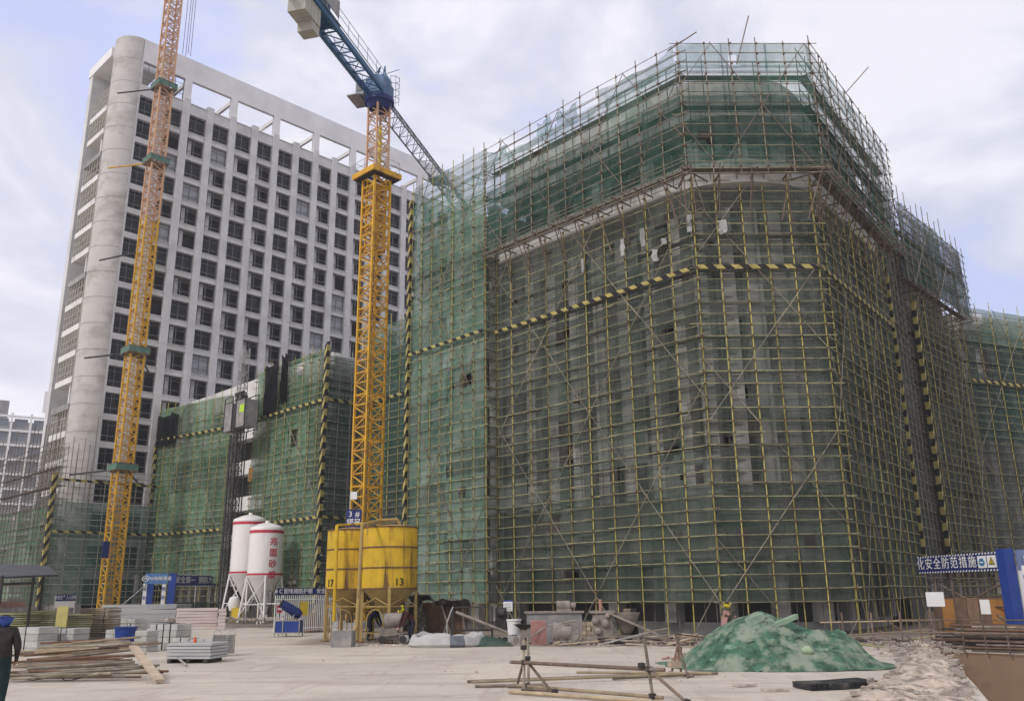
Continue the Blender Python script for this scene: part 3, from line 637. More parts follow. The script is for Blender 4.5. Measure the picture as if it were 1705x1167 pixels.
# torn white plastic patches hanging inside the net of the main scaffold
for (px, py, wpx, hpx, dd) in ((1147, 372, 14, 38, 43), (1105, 402, 16, 14, 43.6), (1203, 378, 14, 30, 43), (1036, 412, 8, 36, 46.4), (1070, 395, 7, 40, 44.8), (970, 442, 9, 30, 48.8), (1090, 425, 16, 26, 44)):
    rd_ = ray(px, py); tt = ((MA0+nMA*.16-V(0, 0, CAMZ)).xy.dot(nMA.xy))/(rd_.xy.dot(nMA.xy)) if px < 1160 else ((MAB+nMB*.16).xy.dot(nMB.xy))/(rd_.xy.dot(nMB.xy)); c = V(rd_.x*tt, rd_.y*tt, CAMZ+rd_.z*tt); sc_ = dd*1.05/FPX; net_sheet(c-uA*wpx*.45*sc_, c+uA*wpx*.45*sc_, c.z-hpx*sc_*.4, c.z+hpx*sc_*.4, nMA, RAG, ms, .12, nx=3, nz=4, name='torn_plastic_sheet')

# ---- right wings
DS, DE = v2(28.6, 59.1), v2(36.4, 67.4); ES = v2(36.4, 67.4); EE = ES+v2(5.49, 2.46).normalized()*16
nD, nE = nrm_out(DS, DE), nrm_out(ES, EE)
b2 = thing('concrete_building', 'dark concrete block with stepped top behind nets at the right edge', 'building', (36, 72, 0))
MB().prism([DS-nD*1.3, DE-nD*1.3, DE-nD*12, DS-nD*12-uF*2], 0, 28).build('left_wall', C_GREY, b2)
MB().prism([ES-nE*1.4, EE-nE*1.4, EE-nE*10, ES-nE*10], 0, 22.6).build('right_wall', C_GREY, b2)
MB().prism([ES-nE*1.1+V(1, .45, 0), EE-nE*1.1, EE-nE*3, ES-nE*3+V(1, .45, 0)], 22.6, 24.1).build('parapet', C_WHITE, b2)
for i in range(6):
    p = DS.lerp(DE, (i+.5)/6)-nD*1.15; MB().box(p+V(0, 0, 11.5), (.5, .4, 22.5), (DE-DS)).build('pilaster', C_WALL, b2)
for i in range(9):
    p = ES.lerp(EE, (i+.5)/9)-nE*1.2; MB().box(p+V(0, 0, 11.2), (.6, .4, 22), (EE-ES)).build('pilaster', C_PIL, b2)
# recessed wall between the corner face and the next block
rc0, rc1 = MCE-nMC*1.1+(MCE-MBC).normalized()*.2, DS-nD*1.3
MB().prism([rc0, rc1, rc1-nMC*3, rc0-nMC*3], 0, 27).build('recessed_wall', C_DARK, b2)  # near-black tone carries the shade of the recess
s4 = thing('scaffold', 'dark net-covered scaffold with overhanging top right of the corner, striped post at its left', 'scaffolding', (32, 63, 0), group='net-covered scaffolds')
sface(s4, DS, DE, 0, 22.7, nD, ps=1.3, nets=((NET_LOW, 3.0, 22.4),), brace=(5, 10, .3), seed=11, sheet=(3, 3.6), hole=.1)
sface(s4, DS+nD*.8-(DE-DS).normalized()*2.4, DE+nD*.8, 22.5, 28.6, nD, ps=1.3, pm=P_BR, lm=P_BR, zl=22.8, nets=((NET_OP, 22.9, 28.4), (NET_LOW, 22.9, 27.9)), brace=(5, 6, .2), seed=12, split=False, topj=(.3, 1.6))
for i in range(8):
    p = DS.lerp(DE, i/7); MB().tube(p+nD*.9+V(0, 0, 22.6), p-nD*1.2+V(0, 0, 22.5), .045, 6).build('cantilever_beam', P_RUST, s4)
    MB().tube(p+nD*.8+V(0, 0, 22.7), p-nD*.2+V(0, 0, 20.3), .03, 6).build('raking_prop', P_RUST, s4)
hazard(DS+nD*.1+V(0, 0, 3.9), DS+nD*.1+V(0, 0, 21.8), .26, nD, s4, name='striped_guard', seg=.5, thick=.3, slant=.9, sides4=True)
# recess scaffold, its darker nets adding to the painted recess shade
sface(s4, MCE-nMC*.3+(MCE-MBC).normalized()*.3, DS-nD*.3-(DE-DS).normalized()*.3, 0, 28.8, nrm_out(MCE, DS), ps=1.3, pm=P_BR, lm=P_BR, nets=((NET_LOW, 3, 22.5), (NET_OP, 22.5, 28.5)), inner=False, split=False, seed=13, nin=.3, planks=False)
s5 = thing('scaffold', 'rightmost lower scaffold with teal nets and one striped band, cut by the picture edge', 'scaffolding', (44, 70, 0), group='net-covered scaffolds')
sface(s5, ES, EE, 0, 24.2, nE, ps=1.7, nets=((NET_D, 3.0, 13.2), (NET_OP, 13.2, 21.2), (NET_L, 21.2, 24.0)), brace=(6, 9, .3), seed=14, sheet=(4, 3.6), pm=P_YEL)
hazard(ES+nE*.16+V(0, 0, 17.9), EE+nE*.16+V(0, 0, 17.9), .26, nE, s5)

# ---- middle lower building (H) with hoist gap
H0, H1, H2, H3, H4, H5 = v2(-38.8, 94.1), v2(-27.3, 82.5), v2(-23.9, 79.2), v2(-15.4, 70.5), v2(-12.9, 73.0), v2(-5.6, 65.6)
nH = nrm_out(H0, H3); nR = nrm_out(H3, H4); dH = (H3-H0).normalized()
b3 = thing('concrete_building', 'lower green-netted concrete block between the white tower and the yellow crane', 'building', (-25, 84, 0))
hi0, hi3 = H0-nH*1.4, H3-nH*1.4-nR*1.4
MB().prism([hi0-nH*1.2, hi3-nH*1.2, hi3-nH*14, hi0-nH*14], 0, 20.2).build('core_wall', C_DARK, b3)
for z in (3.0, 6.4, 9.8, 13.2, 16.6, 20.0):
    h = 1.3 if z < 19 else 2.3
    MB().box((hi0+hi3)/2-nH*.6+V(0, 0, z+h/2), ((hi3-hi0).length, 1.25, h), dH).build('spandrel', C_WHITE, b3)
for i in range(15):
    p = hi0.lerp(hi3, (i+.5)/15)-nH*.7
    if (H1-nH*1.4-hi0).length-.5 < (p+nH*.7-hi0).length < (H2-nH*1.4-hi0).length+.5: continue
    MB().box(p+V(0, 0, 10), (.75, 1.1, 19.9), dH).build('column', C_PIL, b3)
MB().prism([H4-nH*1.4+uA*.2, H5-nH*1.4, H5-nH*10, H4-nH*10+uA*.2], 0, 22.6).build('link_wall', C_GREY, b3)
MB().prism([hi3+nR*.2, hi3+nR*.2-nH*3.6, hi3-nH*3.6, hi3], 0, 21.9).build('end_wall', C_WHITE, b3)
for z in (6.2, 13.0):   # hoist landing gates
    p = H1.lerp(H2, .62)-nH*1.0; MB().box(p+V(0, 0, z), (.75, .08, 1.3), dH).build('landing_gate', ORANGE, b3)
s6 = thing('scaffold', 'bright green netted scaffold left of the builders hoist, beside the striped corner post', 'scaffolding', (-33, 88, 0), group='net-covered scaffolds')
H0s = v2(-36.9, 89.5); nHs = nrm_out(H0s, H1); dHs = (H1-H0s).normalized()
sface(s6, H0s, H1, 0, 20.8, nHs, ps=1.35, nets=((NET_H, 3.2, 20.8),), brace=(12, 18, .4), seed=15, rp=.032, rl=.025, sheet=(3, 3))
s7 = thing('scaffold', 'bright green netted scaffold between the builders hoist and the yellow tower crane', 'scaffolding', (-19, 75, 0), group='net-covered scaffolds')
sface(s7, H2, H3, 0, 22.0, nH, ps=1.35, nets=((NET_H, 1.8, 22.0),), brace=(12, 17, .5), seed=16, rp=.030, rl=.024, sheet=(3, 3))
sface(s7, H3, H4, 0, 21.8, nR, ps=1.2, pm=P_GREY, lm=P_GREY, nets=((NET_OP, 1.8, 21.4),), seed=17, rp=.030, rl=.024, split=False)
s8 = thing('scaffold', 'narrow netted scaffold seen in the gap right behind the yellow crane mast', 'scaffolding', (-9, 69, 0), group='net-covered scaffolds')
sface(s8, H4, H5, 0, 24.2, nrm_out(H4, H5), ps=1.3, nets=((NET_OP, 1.8, 22.6), (NET_L, 22.6, 24)), seed=18, rp=.030, rl=.024, split=False)
for a, b, root, nn in ((H0s, H1, s6, nHs), (H2, H3, s7, nH), (H3, H4, s7, nR), (H4, H5, s8, nrm_out(H4, H5))):
    hazard(a+nn*.16+V(0, 0, 17.7), b+nn*.16+V(0, 0, 17.7), .24, nn, root, seg=.5)
    if root is not s8: hazard(a+nn*.16+V(0, 0, 8.1), b+nn*.16+V(0, 0, 8.1), .24, nn, root, seg=.5)
hazard(H0s+nHs*.15+V(0, 0, .5), H0s+nHs*.15+V(0, 0, 17.5), .30, nH, s6, name='striped_guard', seg=.5, thick=.25, slant=.9, sides4=True)
hazard(H3+nH*.15+V(0, 0, .5), H3+nH*.15+V(0, 0, 22.6), .36, nH, s7, name='striped_guard', seg=.55, thick=.3, slant=.9, sides4=True)
def drape(a, b, z0, z1, out_, m, root, name='shade_net'):
    mb = MB(); g = []
    for i in range(13):
        row = []
        for j in range(9):
            u, v = i/12, j/8; p = a.lerp(b, u)+out_*(.25+.12*math.sin(u*21)+.08*noise.noise(V(u*6, v*5, z1)))
            zb = z0+.5*noise.noise(V(u*7, 3, z0)); ztp = z1-.8*abs(math.sin(u*math.pi*1.5))*.5
            row.append(V(p.x, p.y, zb+(ztp-zb)*v))
        g.append(row)
    for i in range(12):
        for j in range(8): mb.q([g[i][j], g[i+1][j], g[i+1][j+1], g[i][j+1]])
    return mb.build(name, m, root, smooth=True)
drape(H0s+dHs*.1, H0s+dHs*3.9, 17.0, 20.4, nHs, NET_BLK, s6)
drape(H2+dH*2.0, H2+dH*4.4, 17.8, 22.6, nH, NET_BLK, s7); drape(H2+dH*4.9, H2+dH*5.9, 18.5, 23.0, nH, NET_BLK, s7)

# ------------------------------------------------------------------ tower
TW = thing('apartment_tower', 'tall pale concrete tower block with a rounded corner and rows of dark empty windows', 'building', tuple(T0))
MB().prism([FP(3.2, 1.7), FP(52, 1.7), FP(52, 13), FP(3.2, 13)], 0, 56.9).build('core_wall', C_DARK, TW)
tops = [56.15]+[53.2-2.82*i for i in range(14)]+[13.35, 10.2, 7.0, 3.9]
hs = [2.3]+[2.2]*13+[2.2, 2.25, 2.1, 2.1, 2.1]
zb = [t-h for t, h in zip(tops, hs)]
# spandrels
edges_z = [(tops[i+1], zb[i]) for i in range(len(tops)-1)]+[(tops[0], 57.5)]
for lo, hi in edges_z:
    MB().box(FP(28.9, .3, (lo+hi)/2), (46.2, .5, hi-lo), uF).build('spandrel', C_CONC, TW)
    MB().box(FP(28.9, .02, hi-.04), (46.2, .14, .08), uF).build('sill', C_CONC, TW)
    MB().box(FP(3.7, .21, (lo+hi)/2), (1.9, .36, hi-lo), uF).build('spandrel', C_CONC, TW)
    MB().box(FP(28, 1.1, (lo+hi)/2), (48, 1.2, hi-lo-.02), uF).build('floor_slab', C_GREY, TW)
MB().box(FP(5.2, .22, 28.75), (1.14, .44, 57.5), uF).build('wall', C_CONC, TW)
MB().box(FP(2.85, .23, 28.75), (.24, .44, 57.5), uF).build('wall', C_CONC, TW)
for j in range(16):
    t = 8.3+2.93*j
    MB().box(FP(t, .10, 28.95), (.80, .5, 57.9), uF).build('pillar', C_CONC, TW)
    MB().box(FP(t+1.15, 1.05, 28.5), (.42, .5, 57.0), uF).build('inner_column', C_CONC, TW)
    MB().box(FP(t+.42, 1.1, 28.5), (.1, 1.1, 56.8), uF).build('partition', C_CONC, TW)
def win_mesh(w_, h, gl=True, cols=2):
    mb = MB(); f = .055
    for i in range(cols+1): mb.box((-w_/2+f/2+(w_-f)*i/cols, 0, h/2), (f, .07, h))
    for z in (f/2, h*.30, h-f/2): mb.box((0, 0, z), (w_-.01, .06, f))
    mb.box((0, 0, h*.78), (w_-.02, .05, .035)); return mb
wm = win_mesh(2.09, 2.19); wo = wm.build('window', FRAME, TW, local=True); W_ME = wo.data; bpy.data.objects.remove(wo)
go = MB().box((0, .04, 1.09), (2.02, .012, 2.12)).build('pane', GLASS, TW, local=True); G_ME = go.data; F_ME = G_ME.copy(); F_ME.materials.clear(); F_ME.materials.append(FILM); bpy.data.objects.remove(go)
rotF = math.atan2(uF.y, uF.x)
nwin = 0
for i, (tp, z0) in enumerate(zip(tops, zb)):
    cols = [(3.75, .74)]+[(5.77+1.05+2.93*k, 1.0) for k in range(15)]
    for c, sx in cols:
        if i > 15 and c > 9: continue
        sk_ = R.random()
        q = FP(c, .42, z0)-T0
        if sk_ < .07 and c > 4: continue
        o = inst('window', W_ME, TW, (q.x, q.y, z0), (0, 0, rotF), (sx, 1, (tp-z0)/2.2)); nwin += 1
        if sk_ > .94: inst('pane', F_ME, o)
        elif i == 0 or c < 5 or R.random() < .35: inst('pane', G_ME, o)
# round stair shaft on the corner
mb = MB(); rc = 2.2; C0 = FP(2.75, rc); aF = math.atan2(-nI.y, -nI.x); NSEG = 40
zs = [0]+[57.5-2.82*k for k in range(20, -1, -1)]+[60.4, 63.2]; zs = sorted(set(z for z in zs if z >= 0))
for k in range(len(zs)-1):
    for i in range(NSEG):
        a, b = aF-math.pi*1.15*i/NSEG, aF-math.pi*1.15*(i+1)/NSEG
        p, q = C0+V(math.cos(a), math.sin(a), 0)*rc, C0+V(math.cos(b), math.sin(b), 0)*rc
        mb.q([p+V(0, 0, zs[k]), q+V(0, 0, zs[k]), q+V(0, 0, zs[k+1]-.05), p+V(0, 0, zs[k+1]-.05)][::-1])
        p2, q2 = C0+(p-C0)*.985, C0+(q-C0)*.985
        mb.q([p2+V(0, 0, zs[k+1]-.05), q2+V(0, 0, zs[k+1]-.05), q2+V(0, 0, zs[k+1]), p2+V(0, 0, zs[k+1])][::-1])
        p3, q3 = C0+(p-C0)*.86, C0+(q-C0)*.86
        if k == len(zs)-2: mb.q([p+V(0, 0, 63.15), q+V(0, 0, 63.15), q3+V(0, 0, 63.15), p3+V(0, 0, 63.15)][::-1])
        if zs[k] > 55: mb.q([p3+V(0, 0, zs[k]), q3+V(0, 0, zs[k]), q3+V(0, 0, zs[k+1]), p3+V(0, 0, zs[k+1])])
mb.build('round_shaft', C_CYL, TW, smooth=True)
# roof frame
MB().box(FP(27.5, .23, 61.8), (49.4, .45, 2.78), uF).build('parapet_beam', C_PARA, TW)
MB().box(FP(27.4, 12, 61.3), (49.4, .45, 1.8), uF).build('parapet_beam', C_WHITE, TW)
MB().box(FP(5.2, .22, 59.0), (1.14, .44, 3.0), uF).build('parapet_post', C_WHITE, TW)
MB().box(FP(2.85, .23, 59.0), (.24, .44, 3.0), uF).build('parapet_post', C_CONC, TW)
for k in range(8):
    t = 8.3+5.86*k
    MB().box(FP(t, .2, 59.0), (.85, .44, 3.0), uF).build('parapet_post', C_PARA, TW)
    MB().box(FP(t, 12, 58.7), (.7, .4, 3.6), uF).build('parapet_post', C_WHITE, TW)
    MB().box(FP(t, 6.1, 60.25), (.3, 11.4, .5), uF).build('roof_cross_beam', C_WHITE, TW)
for c, ww in ((3.68, 1.8), (6.82, 2.05)):
    o = win_mesh(ww, 2.8, cols=2).build('window_frame', FRAME, TW, local=True); q = FP(c, .3)-T0; o.location = (q.x, q.y, 57.55); o.rotation_euler = (0, 0, rotF)
MB().box(FP(20.5, 5, 58.2), (5.5, 4, 2.2), uF).build('roof_room', C_WHITE, TW)
# end face with glazed balconies
MB().box(FP(4.0, 8.4, 28.7), (2.6, 11.2, 57.4), uF).build('end_wall', C_GREY, TW)
MB().box(FP(2.3, 9.5, 31.6), (3.2, .9, 63.2), uF).build('end_pier', C_CONC, TW)
MB().box(FP(3.4, 6.9, 62.3), (5.6, 6.6, 1.2), uF).build('roof_canopy', C_PARA, TW)
floors = [57.5-2.82*i for i in range(1, 18)]
openf = {3, 8, 13}
for i, z in enumerate(floors):
    s0, s1 = 2.6, 7.3
    bo = MB().box(FP(1.6, (s0+s1)/2, z-.1), (2.3, s1-s0, .62), uF).build('balcony', C_WHITE if i+1 not in openf else C_GREY, TW)
    if i+1 in openf:
        MB().box(FP(.9, s0+1.2, z+1.45), (.25, .25, 2.4), uF).build('balcony_post', C_WHITE, bo); continue
    mb = MB()
    for k in range(7): s = s0+.1+(s1-s0-.2)*k/6; mb.box(FP(.55, s, z+1.35), (.07, .09, 2.3), uF)
    for zz in (.85, 1.6, 2.45): mb.box(FP(.55, (s0+s1)/2, z+zz), (.06, s1-s0, .06), uF)
    for k in range(3): mb.box(FP(.55+.8*k, s1-.05, z+1.35), (.07, .07, 2.3), uF); mb.box(FP(.55+.8*k, s0+.05, z+1.35), (.07, .07, 2.3), uF)
    mb.build('balcony_frame', FRAME_P, bo)
    MB().box(FP(2.66, (s0+s1)/2, z+1.3), (.06, 3.2, 1.9), uF).build('doorway_shade_panel', BLACK, bo)  # black panel painted as the dark inside the balcony opening
# tower foot scaffold
s9 = thing('scaffold', 'dull green netted scaffold round the foot of the white tower behind the left crane', 'scaffolding', tuple(FP(-1, -1)), group='net-covered scaffolds')
ta, tb = FP(-1.0, -1.3), FP(9.5, -1.3)
sface(s9, ta, tb, 0, 14.4, -nI, ps=1.5, pm=P_GREY, lm=P_GREY, nets=((NET, 1.5, 10.7),), seed=19, rp=.036, rl=.028, inner=False, split=False, planks=False, sheet=(3.5, 3))
sface(s9, FP(-1.2, 16), FP(-1.2, -1.3), 0, 16.6, -uF, ps=1.1, pm=P_RUST, lm=P_RUST, nets=((NET_H, 1.5, 10.3),), seed=20, rp=.036, rl=.028, split=False, topj=(.4, 2.6), sheet=(3, 3))
hazard(FP(-1.3, -1.45, .5), FP(-1.3, -1.45, 13.6), .38, -nI, s9, name='striped_guard', seg=.55, thick=.3, slant=.9, sides4=True)
for z, m in ((8.1, 0), (12.9, 0)):
    hazard(ta-nI*.16+V(0, 0, z), tb-nI*.16+V(0, 0, z), .24, -nI, s9, seg=.5)
for k in range(5): MB().tube(FP(.2+.5*k, -.9, 10), FP(.2+.5*k+R.uniform(-.1, .1), -.9, 17+R.uniform(-1, 2.5)), .03, 6).build('pole', P_RUST, s9)
# far building at the left edge
fb = thing('apartment_block', 'distant white gridded block with dark windows at the left edge under red rooftop lettering', 'building', tuple(dp(30, 900, 230).xy)+(0,))
f0 = dp(30, 800, 230); ux = V(.86, .5, 0); uy = V(-.5, .86, 0)
def FB(t, s, z): q = V(f0.x, f0.y, 0)+ux*t+uy*s; return V(q.x, q.y, z)
MB().box(FB(-20, 8, 21), (64, 14, 42), ux).build('wall', C_GREY, fb)
for k in range(13):
    z = 3.0+3.35*k; MB().box(FB(-20, .8, z), (64, .5, .5), ux).build('floor_band', WHITE, fb)
for k in range(17): MB().box(FB(-51+4*k, .7, 22), (.5, .45, 44), ux).build('pier', WHITE, fb)
for k in range(16):
    for j in range(6, 12): MB().box(FB(-49+4*k, .98, 4.9+3.35*j), (2.8, .06, 1.9), ux).build('window', FARGL, fb)
MB().box(FB(6.2, 3, 47.6), (6.2, .3, 5.2), ux).build('rooftop_sign_board', WHITE, fb)
text('市', 5.0, FB(6.2, 2.8, 47.6), ux, (0, 0, 1), RED, fb, bold=.02)
MB().box(FB(-16, 3, 46), (5.2, .3, 4.8), ux).build('rooftop_sign_board', WHITE, fb)
MB().box(FB(-6, 5, 45.5), (4, 4, 3.4), ux).build('roof_room', C_GREY, fb)
text('需', 4.6, FB(-16, 2.8, 46), ux, (0, 0, 1), RED, fb, bold=.02)

# ------------------------------------------------------------------ cranes
def mast_mesh(name, a, h, ch, br, m, flip=0):
    mb = MB(); s = a/2; cs = [(-s, -s), (s, -s), (s, s), (-s, s)]
    for x, y in cs: mb.bar((x, y, 0), (x, y, h), ch)
    for i in range(4):
        (x0, y0), (x1, y1) = cs[i], cs[(i+1) % 4]
        for z in (0.06, h/2): mb.bar((x0, y0, z), (x1, y1, z), br)
        mb.bar((x0, y0, 0.06), (x1, y1, h/2), br); mb.bar((x1, y1, h/2), (x0, y0, h), br)
    mb.bar((-s, -s, h/2), (s, s, h/2), br*.8)
    o = mb.build(name, m); me = o.data; bpy.data.objects.remove(o); return me
def stack_mast(root, a, z0, z1, h, ch, br, m, extra=True):
    me = mast_mesh('mast_section', a, h, ch, br, m); n = round((z1-z0)/h)
    for i in range(n):
        o = inst('mast_section', me, root, (0, 0, z0+i*h), (0, 0, (i % 2)*math.pi/2))
    if extra:                                       # inner ladder
        mb = MB(); r = a*.26
        for s in (-.18, .18): mb.bar((s, r, z0), (s, r, z1), .035)
        z = z0+.3
        while z < z1: mb.bar((-.18, r, z), (.18, r, z), .02); z += .35
        mb.build('ladder', m, root, local=True)
def jib_tri(root, p0, d, length, z, w, h, m, name='jib', bay=1.6, ch=.1, br=.05, up=True):
    """triangular lattice: two bottom chords, one top chord"""
    d = Vector(d); sd = V(-d.y, d.x, 0); n = int(length/bay)
    k = 0
    while k < n:
        mb = MB(); m1 = min(n, k+6)
        for i in range(k, m1):
            a, b = p0+d*(i*bay), p0+d*((i+1)*bay); mid = (a+b)/2
            l0, l1, r0, r1 = a-sd*w/2, b-sd*w/2, a+sd*w/2, b+sd*w/2; t0, t1 = a+V(0, 0, h), b+V(0, 0, h); tm = mid+V(0, 0, h)
            mb.bar(l0, l1, ch); mb.bar(r0, r1, ch); mb.bar(t0, t1, ch); mb.bar(l0, r0, br); mb.bar(l0, r1, br)
            mb.bar(l0, tm, br); mb.bar(tm, l1, br); mb.bar(r0, tm, br); mb.bar(tm, r1, br)
        mb.build('jib_section', m, root); k = m1
def box_ring(a, w, h, z):
    mb = MB(); s = a/2
    for i, (x, y) in enumerate(((0, -s), (0, s))): mb.box((x, y, z), (a+w, w, h))
    for x, y in ((-s, 0), (s, 0)): mb.box((x, y, z), (w, a-w, h))
    return mb
c3p = V(-10.1, 60.15, 0)
c3 = thing('tower_crane', 'yellow tower crane with blue counter jib and striped sign behind the yellow silos', 'crane', tuple(c3p), rotF)
stack_mast(c3, 1.45, .4, 32.4, 1.6, .15, .075, CR_Y)
stack_mast(c3, 1.16, 32.6, 38.6, 1.5, .13, .06, CR_P, extra=False)
stack_mast(c3, 1.0, 26.4, 32.4, 1.5, .12, .06, CR_Y, extra=False)
MB().box((0, 0, .2), (4.2, 4.2, .4)).build('base_slab', C_GREY, c3, local=True)
box_ring(2.5, .16, .42, 32.55).build('climbing_platform', CR_Y, c3, local=True)
mb = MB(); mb.box((0, 0, 32.3), (2.5, .3, .06)); 
for s in (-1, 1): mb.box((0, s*.98, 32.3), (2.4, .5, .05)); mb.box((s*.98, 0, 32.3), (.5, 1.4, .05))
mb.build('platform_deck', DARKM, c3, local=True)
mb = MB()
for x in (-1.2, 0, 1.2):
    for y in (-1.2, 0, 1.2):
        if x or y: mb.bar((x, y, 32.7), (x, y, 33.7), .03)
for s in (-1.2, 1.2):
    for z in (33.2, 33.7): mb.bar((-1.2, s, z), (1.2, s, z), .025); mb.bar((s, -1.2, z), (s, 1.2, z), .025)
mb.build('platform_railing', P_GREY, c3, local=True)
mb = MB(); mb.tube((.1, -.1, 32.7), (.1, -.1, 36.8), .14, 8); mb.build('climbing_cylinder', YEL, c3, local=True)
MB().lathe((0, 0, 38.3), [(0, 0), (.75, 0), (1.0, .45), (1.15, .5), (1.15, .85), (0, .85)], 24).build('slewing_ring', NAVY, c3, smooth=True, local=True)
jd = V(math.sin(rad(15)), math.cos(rad(15)), 0); js = V(-jd.y, jd.x, 0)
mb = MB(); mb.box(c3p+V(0, 0, 39.9), (2.0, 1.5, 1.5), jd); mb.box(c3p+jd*.3+V(0, 0, 40.9), (1.2, 1.2, .7), jd); mb.build('tower_head', CR_B, c3, base=None) if False else None
def cb(mb, name, m, **k):   # part in world coordinates under the rotated crane root
    o = mb.build(name, m); o.parent = c3; o.matrix_parent_inverse = (Matrix.Translation(c3p) @ Matrix.Rotation(rotF, 4, 'Z')).inverted(); return o
cb(mb, 'tower_head', CR_B)
cbx = c3p+js*1.75-jd*.2
o = cb(MB().box(cbx+V(0, 0, 39.3), (1.9, 1.0, .1), jd), 'cab_floor', STEELG)
cb(MB().box(cbx+V(0, 0, 39.85)-jd*.1-js*.5, (1.3, .7, 1.0), jd), 'operator_cab', CR_G)
cb(MB().box(cbx+V(0, 0, 39.95)-jd*.77-js*.5, (.04, .55, .6), jd), 'cab_window', GLASS)
# counter jib
L_CJ = 14.6
for s in (-.62, .62):
    cb(MB().bar(c3p-jd*.6+js*s+V(0, 0, 39.5), c3p-jd*L_CJ+js*s+V(0, 0, 39.5), .22, .42), 'counter_jib_beam', CR_B)
mb = MB()
for i in range(11):
    a = c3p-jd*(1.2+1.2*i)+V(0, 0, 39.5); b = a-jd*1.2; mb.bar(a-js*.55, a+js*.55, .09); mb.bar(a-js*.55, b+js*.55, .06)
    if i % 2 == 0: mb.bar(a+js*.55, b-js*.55, .05)
cb(mb, 'counter_jib_bracing', CR_B)
cb(MB().box(c3p-jd*10.2+V(0, 0, 39.83), (3.6, 1.5, .1), jd), 'walkway', CR_B)
for s in (-.95, .95):
    mb = MB(); 
    for i in range(9): p = c3p-jd*(1.2+1.6*i)+js*s+V(0, 0, 39.6); mb.bar(p, p+V(0, 0, 1.15), .035)
    for z in (40.2, 40.75): mb.bar(c3p-jd*1.2+js*s+V(0, 0, z), c3p-jd*L_CJ+js*s+V(0, 0, z), .03)
    mb.bar(c3p-jd*1.2+js*s+V(0, 0, 39.55), c3p-jd*L_CJ+js*s+V(0, 0, 39.55), .05)
    cb(mb, 'railing', CR_G)
cb(MB().box(c3p-jd*10.9-js*1.0+V(0, 0, 40.5), (3.4, .06, 1.3), jd), 'sign_board', STEELG)
cb(MB().box(c3p-jd*10.3+V(0, 0, 40.3), (1.6, 1.0, .8), jd).tube(c3p-jd*8.8-js*.4+V(0, 0, 40.1), c3p-jd*8.8+js*.4+V(0, 0, 40.1), .32, 12), 'hoist_winch', CR_B)
for i in range(5):
    cb(MB().box(c3p-jd*(11.1+.42*i)+js*.05+V(0, 0, 38.85), (.38, 1.25, 1.7), jd), 'counterweight', WEIGHT)
cb(MB().box(c3p-jd*11.3+js*.05+V(0, 0, 37.7), (.9, 1.1, .7), jd), 'counterweight', WEIGHT)
# head struts, ladder cage
mb = MB(); 
for s in (-.5, .5):
    mb.bar(c3p+js*s+V(0, 0, 40.2), c3p+js*s*.4+jd*.4+V(0, 0, 42.4), .1); mb.bar(c3p-jd*.8+js*s+V(0, 0, 40.2), c3p+js*s*.4+jd*.4+V(0, 0, 42.4), .08)
mb.bar(c3p-js*1.6+V(0, 0, 41.6), c3p+js*.3+V(0, 0, 41.3), .04)
cb(mb, 'head_frame', CR_B)
mb = MB(); q = c3p-js*1.0+jd*.3
for z in (39.2, 39.8, 40.4, 41.0):
    for i in range(6):
        a, b = -1.6+i*.63, -1.6+(i+1)*.63; mb.bar(q-js*.5*math.cos(a)+jd*.5*math.sin(a)+V(0, 0, z), q-js*.5*math.cos(b)+jd*.5*math.sin(b)+V(0, 0, z), .03)
for i in range(5): a = -1.6+i*.8; p = q-js*.5*math.cos(a)+jd*.5*math.sin(a); mb.bar(p+V(0, 0, 38.8), p+V(0, 0, 41.1), .03)
cb(mb, 'ladder_cage', CR_G)
jroot = c3
def jib_world(root, p0, d, length, w, h, m, bay=1.5, ch=.1, br=.05):
    d = Vector(d); sd = V(-d.y, d.x, 0); n = int(length/bay); k = 0
    while k < n:
        mb = MB(); m1 = min(n, k+6)
        for i in range(k, m1):
            a, b = p0+d*(i*bay), p0+d*((i+1)*bay); tm = (a+b)/2+V(0, 0, h); l0, l1, r0, r1 = a-sd*w/2, b-sd*w/2, a+sd*w/2, b+sd*w/2
            mb.bar(l0, l1, ch); mb.bar(r0, r1, ch); mb.bar(a+V(0, 0, h), b+V(0, 0, h), ch); mb.bar(l0, r0, br); mb.bar(l0, r1, br)
            for e in (l0, l1, r0, r1): mb.bar(e, tm, br)
        cb(mb, 'jib_section', m) if root is c3 else None
        k = m1
jib_world(c3, c3p+jd*.9+V(0, 0, 38.95), jd, 34, 1.15, 1.25, CR_G)
tp_ = c3p+jd*13.2+V(0, 0, 38.6)
cb(MB().box(tp_, (1.6, 1.3, .12), jd).box(tp_+V(0, 0, .3)-js*.6, (1.5, .06, .6), jd).box(tp_+V(0, 0, .3)+js*.6, (1.5, .06, .6), jd).tube(tp_-js*.3-V(0, 0, .2), tp_+js*.3-V(0, 0, .2), .22, 10), 'trolley', CR_G)
